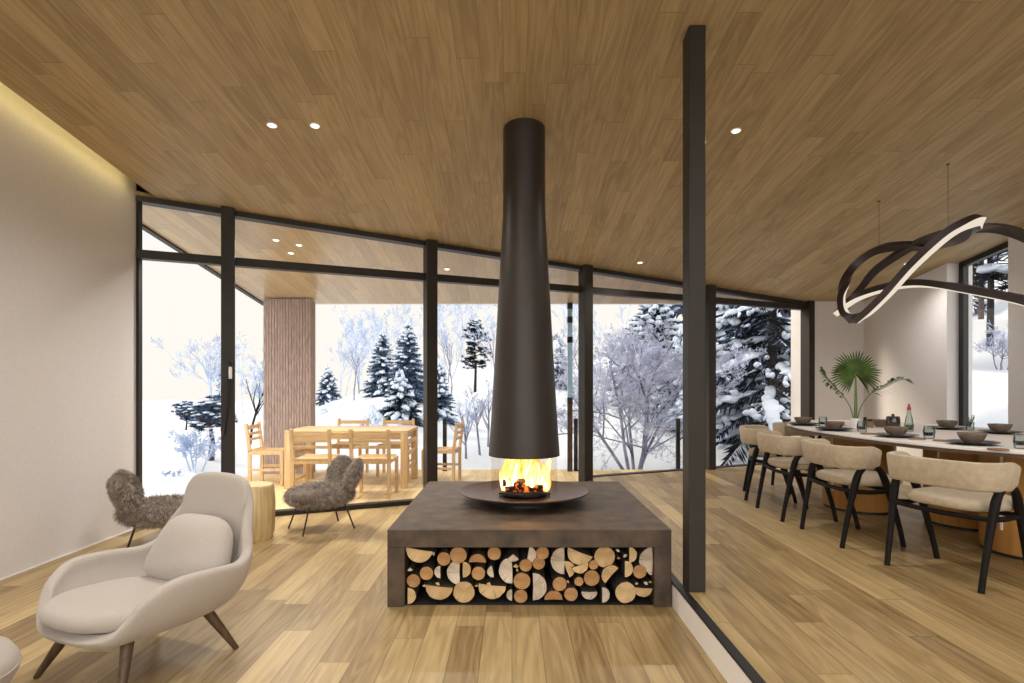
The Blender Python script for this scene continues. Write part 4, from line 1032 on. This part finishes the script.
def spruce(name, label, x, y, h, r, nb, seed, needle='needle', snow=.6, group=None, base=.08, twigs=12, sthick=.05, loc=None, top=1.0, droop=.45, pads=1.0, tw=1.0, frosted=.22):
    rnd = random.Random(seed)
    z0 = ground_z(x, y) - .05
    t = thing(name, label, 'tree', (x, y, z0), 0, group)
    b = MB(); b.tube([(0, 0, 0), (.02, 0, h * .5), (0, 0, h * top)], [h * .010 + .02, h * .007 + .01, .01], 8); b.build('trunk', M['trunk'], t)
    fb, sb, ff = MB(), MB(), MB()
    for k in range(nb):
        q = (k + rnd.random()) / nb; q = q ** .85
        zz = h * (base + (1 - base) * q) * top
        L = r * ((1 - q) ** .8 * .92 + .06) * rnd.uniform(.7, 1.12); a = k * 2.39996 + rnd.uniform(-.4, .4)
        up = .25 * q + rnd.uniform(-.08, .08); dr = droop * (1 - .5 * q)
        ca, sa = math.cos(a), math.sin(a); sd = Vector((-sa, ca, 0)); m = 7; sp_ = []
        for j in range(m):
            s = j / (m - 1); sp_.append(Vector((ca * L * s, sa * L * s, zz + L * (up * s - dr * s ** 1.7 + .10 * s ** 4))))
        for j in range(twigs):
            s = .12 + .88 * (j + rnd.random()) / twigs; f = s * (m - 1); i = min(int(f), m - 2); p = sp_[i].lerp(sp_[i + 1], f - i)
            tg = (sp_[i + 1] - sp_[i]).normalized(); wl = L * (.42 * (1 - s) + .12) * rnd.uniform(.5, 1.2) * tw
            for sg in (-1, 1):
                d = (sd * sg * .8 + tg * .75 + Vector((0, 0, rnd.uniform(-.55, .05)))).normalized()
                e = p + d * wl + Vector((0, 0, -wl * .22)); wv = tg * min(wl * .17, .06 if pads <= 1 else .032); hv = Vector((0, 0, min(.13 * wl, .05 if pads <= 1 else .03)))
                mid = p.lerp(e, .55)
                (ff if rnd.random() < frosted else fb).add([p, mid + wv, e, mid - wv, mid - hv * 1.6], [(0, 1, 2, 3), (0, 4, 2)])
        if rnd.random() < snow:
            s0, s1 = rnd.uniform(.15, .4), rnd.uniform(.8, 1.02); nc = int(5 + 3 * pads)
            for c in range(nc):
                s = s0 + (s1 - s0) * c / (nc - 1); f = min(s, 1) * (m - 1); i = min(int(f), m - 2); p = sp_[i].lerp(sp_[i + 1], f - i); tg = (sp_[i + 1] - sp_[i]).normalized()
                pr = math.sin(PI * (.18 + .72 * c / (nc - 1)))
                ra = L * (s1 - s0) / nc * rnd.uniform(.8, 1.3); rb = (L * (.13 if pads <= 1 else .085) * pr + .02) * rnd.uniform(.6, 1.2)
                Mr = Matrix((tg, sd, tg.cross(sd))).transposed()
                sb.ell(p + sd * rnd.uniform(-.5, .5) * rb + Vector((0, 0, sthick * .3)), (ra, rb, sthick * rnd.uniform(.6, 1.1) * (.5 + .5 * pr)), 1, 10, 6, Mr)
                if pads > 1:
                    for sg in (-1, 1):
                        if rnd.random() < .55:
                            q = L * (.30 * (1 - s) + .06) * rnd.uniform(.4, 1.0)
                            sb.ell(p + sd * sg * q + tg * q * .6 + Vector((0, 0, -q * .35 + sthick * .3)), (.07 + q * .22, .03 + q * .07, sthick * .7), 1, 8, 5, Matrix.Rotation(a + sg * .7, 3, 'Z'))
    fb.build('foliage', M[needle], t, smooth=0, fix=False)
    if ff.v: ff.build('frosted_foliage', M['needle_f'], t, smooth=0, fix=False)
    if pads > 1:
        from mathutils import noise
        sb.v = [tuple(Vector(v) + noise.noise_vector(Vector(v) * 7) * .045 + noise.noise_vector(Vector(v) * 2.5) * .06) for v in sb.v]
    if sb.v: sb.build('snow_cover', M['tsnow'], t, smooth=180)
    return t
def bare(name, label, x, y, h, seed, mats=('frost_d', 'frost'), levels=5, spread=.6, trunks=1, rad=.05, group=None, split=.3, nchild=3, twist=.3, lean=0, fine=.006):
    rnd = random.Random(seed); z0 = ground_z(x, y) - .05
    t = thing(name, label, 'tree', (x, y, z0), 0, group)
    tb, wb = MB(), MB()
    def grow(p, d, L, r, lv):
        n = 4 if lv < 2 else 3; pts = [p]; dd = d.copy()
        for i in range(n):
            dd = (dd + Vector((rnd.gauss(0, .12), rnd.gauss(0, .12), rnd.gauss(0, .08) + .03)) * (twist / .3)).normalized(); pts.append(pts[-1] + dd * L / n)
        (tb if lv < 2 else wb).tube(pts, [r * (1 - .45 * i / n) for i in range(n + 1)], 6 if lv < 2 else 3, cap=False)
        if lv >= levels: return
        k = nchild + (1 if lv > 0 else 3)
        for i in range(k):
            s = rnd.uniform(split if lv == 0 else .2, 1.0); f = s * n; j = min(int(f), n - 1); q = pts[j].lerp(pts[j + 1], f - j)
            a = rnd.uniform(0, 2 * PI); o_ = dd.orthogonal().normalized(); o2 = dd.cross(o_)
            nd = (dd * (1 - spread * .55) + (o_ * math.cos(a) + o2 * math.sin(a)) * spread * rnd.uniform(.7, 1.2) + Vector((0, 0, .12))).normalized()
            grow(q, nd, L * rnd.uniform(.42, .68) * (1.1 - .35 * s), max(fine, r * .5), lv + 1)
    for k in range(trunks):
        a = 2 * PI * k / trunks + rnd.random(); ln = (.0 if trunks == 1 else .42)
        grow(Vector((.1 * math.cos(a) * (trunks > 1), .1 * math.sin(a) * (trunks > 1), 0)), Vector((math.cos(a) * ln + lean, math.sin(a) * ln, 1)).normalized(), h * (.72 if levels > 2 else .9), rad, 0)
    tb.build('trunk', M[mats[0]], t, smooth=180); wb.build('twigs', M[mats[1]], t, smooth=0, fix=False)
    return t
def X(px, Y): return (px - 512) / F * Y
def H(py, x, y): return EYE - (py - 385) / F * y - ground_z(x, y) + .05
# close spruce that fills the bay before the dining wall
def sp_at(name, label, px, Y, top, rpx, nb, seed, **k):
    x = X(px, Y); h = H(top, x, Y); return spruce(name, label, x, Y, h, rpx / F * Y, nb, seed, **k)
def ba_at(name, label, px, Y, top, seed, **k):
    x = X(px, Y); h = H(top, x, Y); return bare(name, label, x, Y, h, seed, **k)
spruce('spruce_tree', 'huge dark spruce with thick snow on its boughs, filling the bay beside the dining wall', X(772, 12.8), 12.8, 9.5, 2.5, 210, 1, needle='needle', snow=.62, base=.02, frosted=.16, twigs=44, sthick=.085, droop=.5, pads=1.3, tw=.55)
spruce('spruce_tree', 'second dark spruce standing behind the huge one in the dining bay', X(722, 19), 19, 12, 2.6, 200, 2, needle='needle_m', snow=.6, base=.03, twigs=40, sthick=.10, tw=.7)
ba_at('frosted_tree', 'big bare frosted tree with spreading limbs just beyond the deck', 634, 11.2, 312, 23, levels=6, trunks=6, rad=.034, spread=.85, nchild=3, split=.15, fine=.0034)
sp_at('spruce_tree', 'tall dark snowy spruce standing behind the big frosted tree', 655, 18, 288, 62, 260, 4, needle='needle', snow=.6, twigs=32, sthick=.10, tw=.75, base=.05)
sp_at('spruce_tree', 'shorter blue-grey spruce beside the big frosted tree, close to the free-standing post', 682, 15, 330, 40, 130, 14, frosted=.4, needle='needle', snow=.5, twigs=14, sthick=.1)
# seen over the deck table
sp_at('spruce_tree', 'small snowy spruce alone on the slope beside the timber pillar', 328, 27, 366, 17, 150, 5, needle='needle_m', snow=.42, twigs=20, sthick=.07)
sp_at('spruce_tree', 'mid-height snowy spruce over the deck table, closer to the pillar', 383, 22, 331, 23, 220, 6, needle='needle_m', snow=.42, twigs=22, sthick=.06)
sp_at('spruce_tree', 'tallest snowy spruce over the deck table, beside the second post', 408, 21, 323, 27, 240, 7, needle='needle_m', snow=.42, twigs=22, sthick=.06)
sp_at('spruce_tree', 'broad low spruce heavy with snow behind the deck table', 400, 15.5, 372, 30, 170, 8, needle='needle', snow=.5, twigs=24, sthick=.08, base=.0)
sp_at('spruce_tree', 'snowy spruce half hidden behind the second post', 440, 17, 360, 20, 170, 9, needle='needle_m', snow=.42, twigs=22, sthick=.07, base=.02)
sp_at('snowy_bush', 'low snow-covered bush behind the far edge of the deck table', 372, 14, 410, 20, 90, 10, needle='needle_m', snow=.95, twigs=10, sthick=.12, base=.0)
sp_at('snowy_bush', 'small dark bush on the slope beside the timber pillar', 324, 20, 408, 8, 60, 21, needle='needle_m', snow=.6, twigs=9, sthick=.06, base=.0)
def pine(label, px, Y, top, rpx, seed, base=.45, needle='needle_m', group=None, trunk='trunk'):
    x = X(px, Y); h = H(top, x, Y); rnd = random.Random(seed); r = rpx / F * Y
    t = thing('pine_tree', label, 'tree', (x, Y, ground_z(x, Y) - .05), 0, group)
    b = MB(); P = [(.0, 0, 0), (.03, 0, h * .35), (-.04, .02, h * .7), (0, 0, h)]; k0 = 1.9 if trunk == 'trunk_p' and base > .55 else 1; b.tube(P, [(.02 + h * .013) * k0, (.015 + h * .011) * k0, .01 + h * .007, .01], 8)
    fb, sb = MB(), MB()
    for k in range(46):
        q = rnd.random() ** .9; zz = h * (base + (1 - base) * q); L = r * (math.sin(PI * (.28 + .7 * q)) ** .8) * rnd.uniform(.5, 1.1); a = rnd.uniform(0, 6.28)
        d = Vector((math.cos(a), math.sin(a), rnd.uniform(-.1, .35))); e = Vector((0, 0, zz)) + d * L
        b.bar((0, 0, zz - .05), e, .03, .03)
        for c in range(4):
            cc = e + Vector((rnd.gauss(0, .22), rnd.gauss(0, .22), rnd.gauss(0, .15))) * r * .8 - d * L * rnd.uniform(0, .5); rr = r * rnd.uniform(.16, .30)
            for _ in range(26):
                v = Vector((rnd.gauss(0, 1), rnd.gauss(0, 1), rnd.gauss(0, .6))).normalized(); p1 = cc + Vector((v.x, v.y, v.z * .85)) * rr; sd = v.orthogonal().normalized() * rr * .13
                fb.add([cc - sd, cc + sd, p1], [(0, 1, 2)])
            if rnd.random() < .6: sb.ell(cc + Vector((0, 0, rr * .36)), (rr * .62, rr * .62, rr * .2), 1, 9, 5)
    b.build('trunk', M[trunk], t); fb.build('foliage', M[needle], t, smooth=0, fix=False); sb.build('snow_cover', M['tsnow'], t, smooth=180)
    return t
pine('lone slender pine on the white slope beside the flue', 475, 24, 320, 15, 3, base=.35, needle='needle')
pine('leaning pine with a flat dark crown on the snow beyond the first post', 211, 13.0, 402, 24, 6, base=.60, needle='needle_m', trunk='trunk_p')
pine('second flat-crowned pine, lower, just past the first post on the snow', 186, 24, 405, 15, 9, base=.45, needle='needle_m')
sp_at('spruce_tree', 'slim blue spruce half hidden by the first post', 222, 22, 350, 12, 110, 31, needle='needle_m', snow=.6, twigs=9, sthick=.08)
ba_at('birch_tree', 'pale frosted birch rising beside the first post', 212, 20, 330, 41, mats=('frost_b', 'frost_b'), levels=5, rad=.035, spread=.5, fine=.0055)
ba_at('birch_tree', 'frosted birch between the first post and the timber pillar', 250, 15, 338, 42, mats=('trunk', 'frost_b'), levels=5, rad=.035, spread=.5, fine=.005)
ba_at('frosted_bush', 'low frosted bush on the snow below the flat-crowned pines', 196, 12, 428, 43, mats=('frost_b', 'frost_b'), levels=4, trunks=4, rad=.02, spread=.8, fine=.006)
ba_at('frosted_bush', 'tiny frosted bush on the snow close to the wall end', 172, 11.5, 470, 44, mats=('frost_b', 'frost_b'), levels=3, trunks=4, rad=.015, spread=.8, fine=.005)
for i, (px, Y, top, lb) in enumerate(((354, 22, 336, 'thin bare birch over the middle of the deck table'), (359, 24, 345, 'thin bare birch right behind the one over the deck table'), (377, 26, 318, 'pale tall birch rising behind the two deck spruces'), (451, 23, 312, 'thin bare birch just past the second post'), (448, 27, 330, 'pale birch behind the thin one past the second post'),
                               (495, 22, 312, 'thin bare birch grazing the edge of the flue'), (480, 12.5, 388, 'bare young birch in front of the flue side, first of three'), (466, 12, 398, 'bare young birch beside the slatted chair, second of three'), (488, 13.5, 380, 'bare young birch closest to the flue, third of three'), (566, 26, 330, 'bare tree behind the slim porch column'))):
    ba_at('birch_tree', lb, px, Y, top, 50 + i, mats=('frost_d', 'frost_b' if i % 2 else 'frost'), levels=5, rad=.028, spread=.45, split=.3, fine=.0055, twist=.2, nchild=2)
sp_at('spruce_tree', 'dark spruce behind the slim porch column, beside the flue', 560, 22, 338, 18, 120, 33, needle='needle_m', snow=.6, twigs=10, sthick=.08)
ba_at('frosted_tree', 'bare frosted tree beside the third post, between the column and the big tree', 596, 16, 330, 61, levels=5, trunks=2, rad=.03, spread=.7, fine=.005)
# misty frosted trees along the top of the slope
random.seed(8)
protos = []
for i, px in enumerate((338, 352, 366, 392, 424, 452, 462, 486, 500, 508, 572, 580, 600, 618, 244, 258, 232, 345, 359, 372, 380, 417, 445, 457, 471, 492, 558)):
    Y = 30 + (i * 7) % 9; x = X(px, Y); hgt = (4.0 + (i * 1.7) % 2.2)
    lb = 'pale misty frosted tree far up the slope, number %d' % i
    if i < 3:
        o = bare('misty_tree', 'pale misty frosted tree far up the white slope', x, Y, hgt, 90 + i, mats=('frost_b', 'frost_b'), levels=5, rad=.03, spread=.45, fine=.008, nchild=2, group='misty trees along the slope')
        protos.append(o)
    else:
        dup(protos[i % 3], (x, Y, ground_z(x, Y) - .05), i * 1.3, None, 'misty trees along the slope', .8 + .1 * (i % 4))
# trees on the steep slope outside the narrow window
pine('pine with a straight dark trunk high on the slope outside the narrow window', 990, 18, 150, 66, 12, base=.34, needle='needle', trunk='trunk')
pine('thinner pine behind the straight one outside the narrow window', 981, 22, 170, 40, 13, base=.4, needle='needle_m', trunk='trunk_p')
ba_at('frosted_bush', 'frosted bush on the slope outside the narrow window', 1003, 16, 322, 70, mats=('frost_d', 'frost'), levels=4, trunks=4, rad=.02, spread=.8, fine=.006)
sp_at('spruce_tree', 'snowy spruce at the top of the slope outside the narrow window', 968, 24, 200, 24, 120, 71, needle='needle_m', snow=.6, twigs=10, sthick=.1)
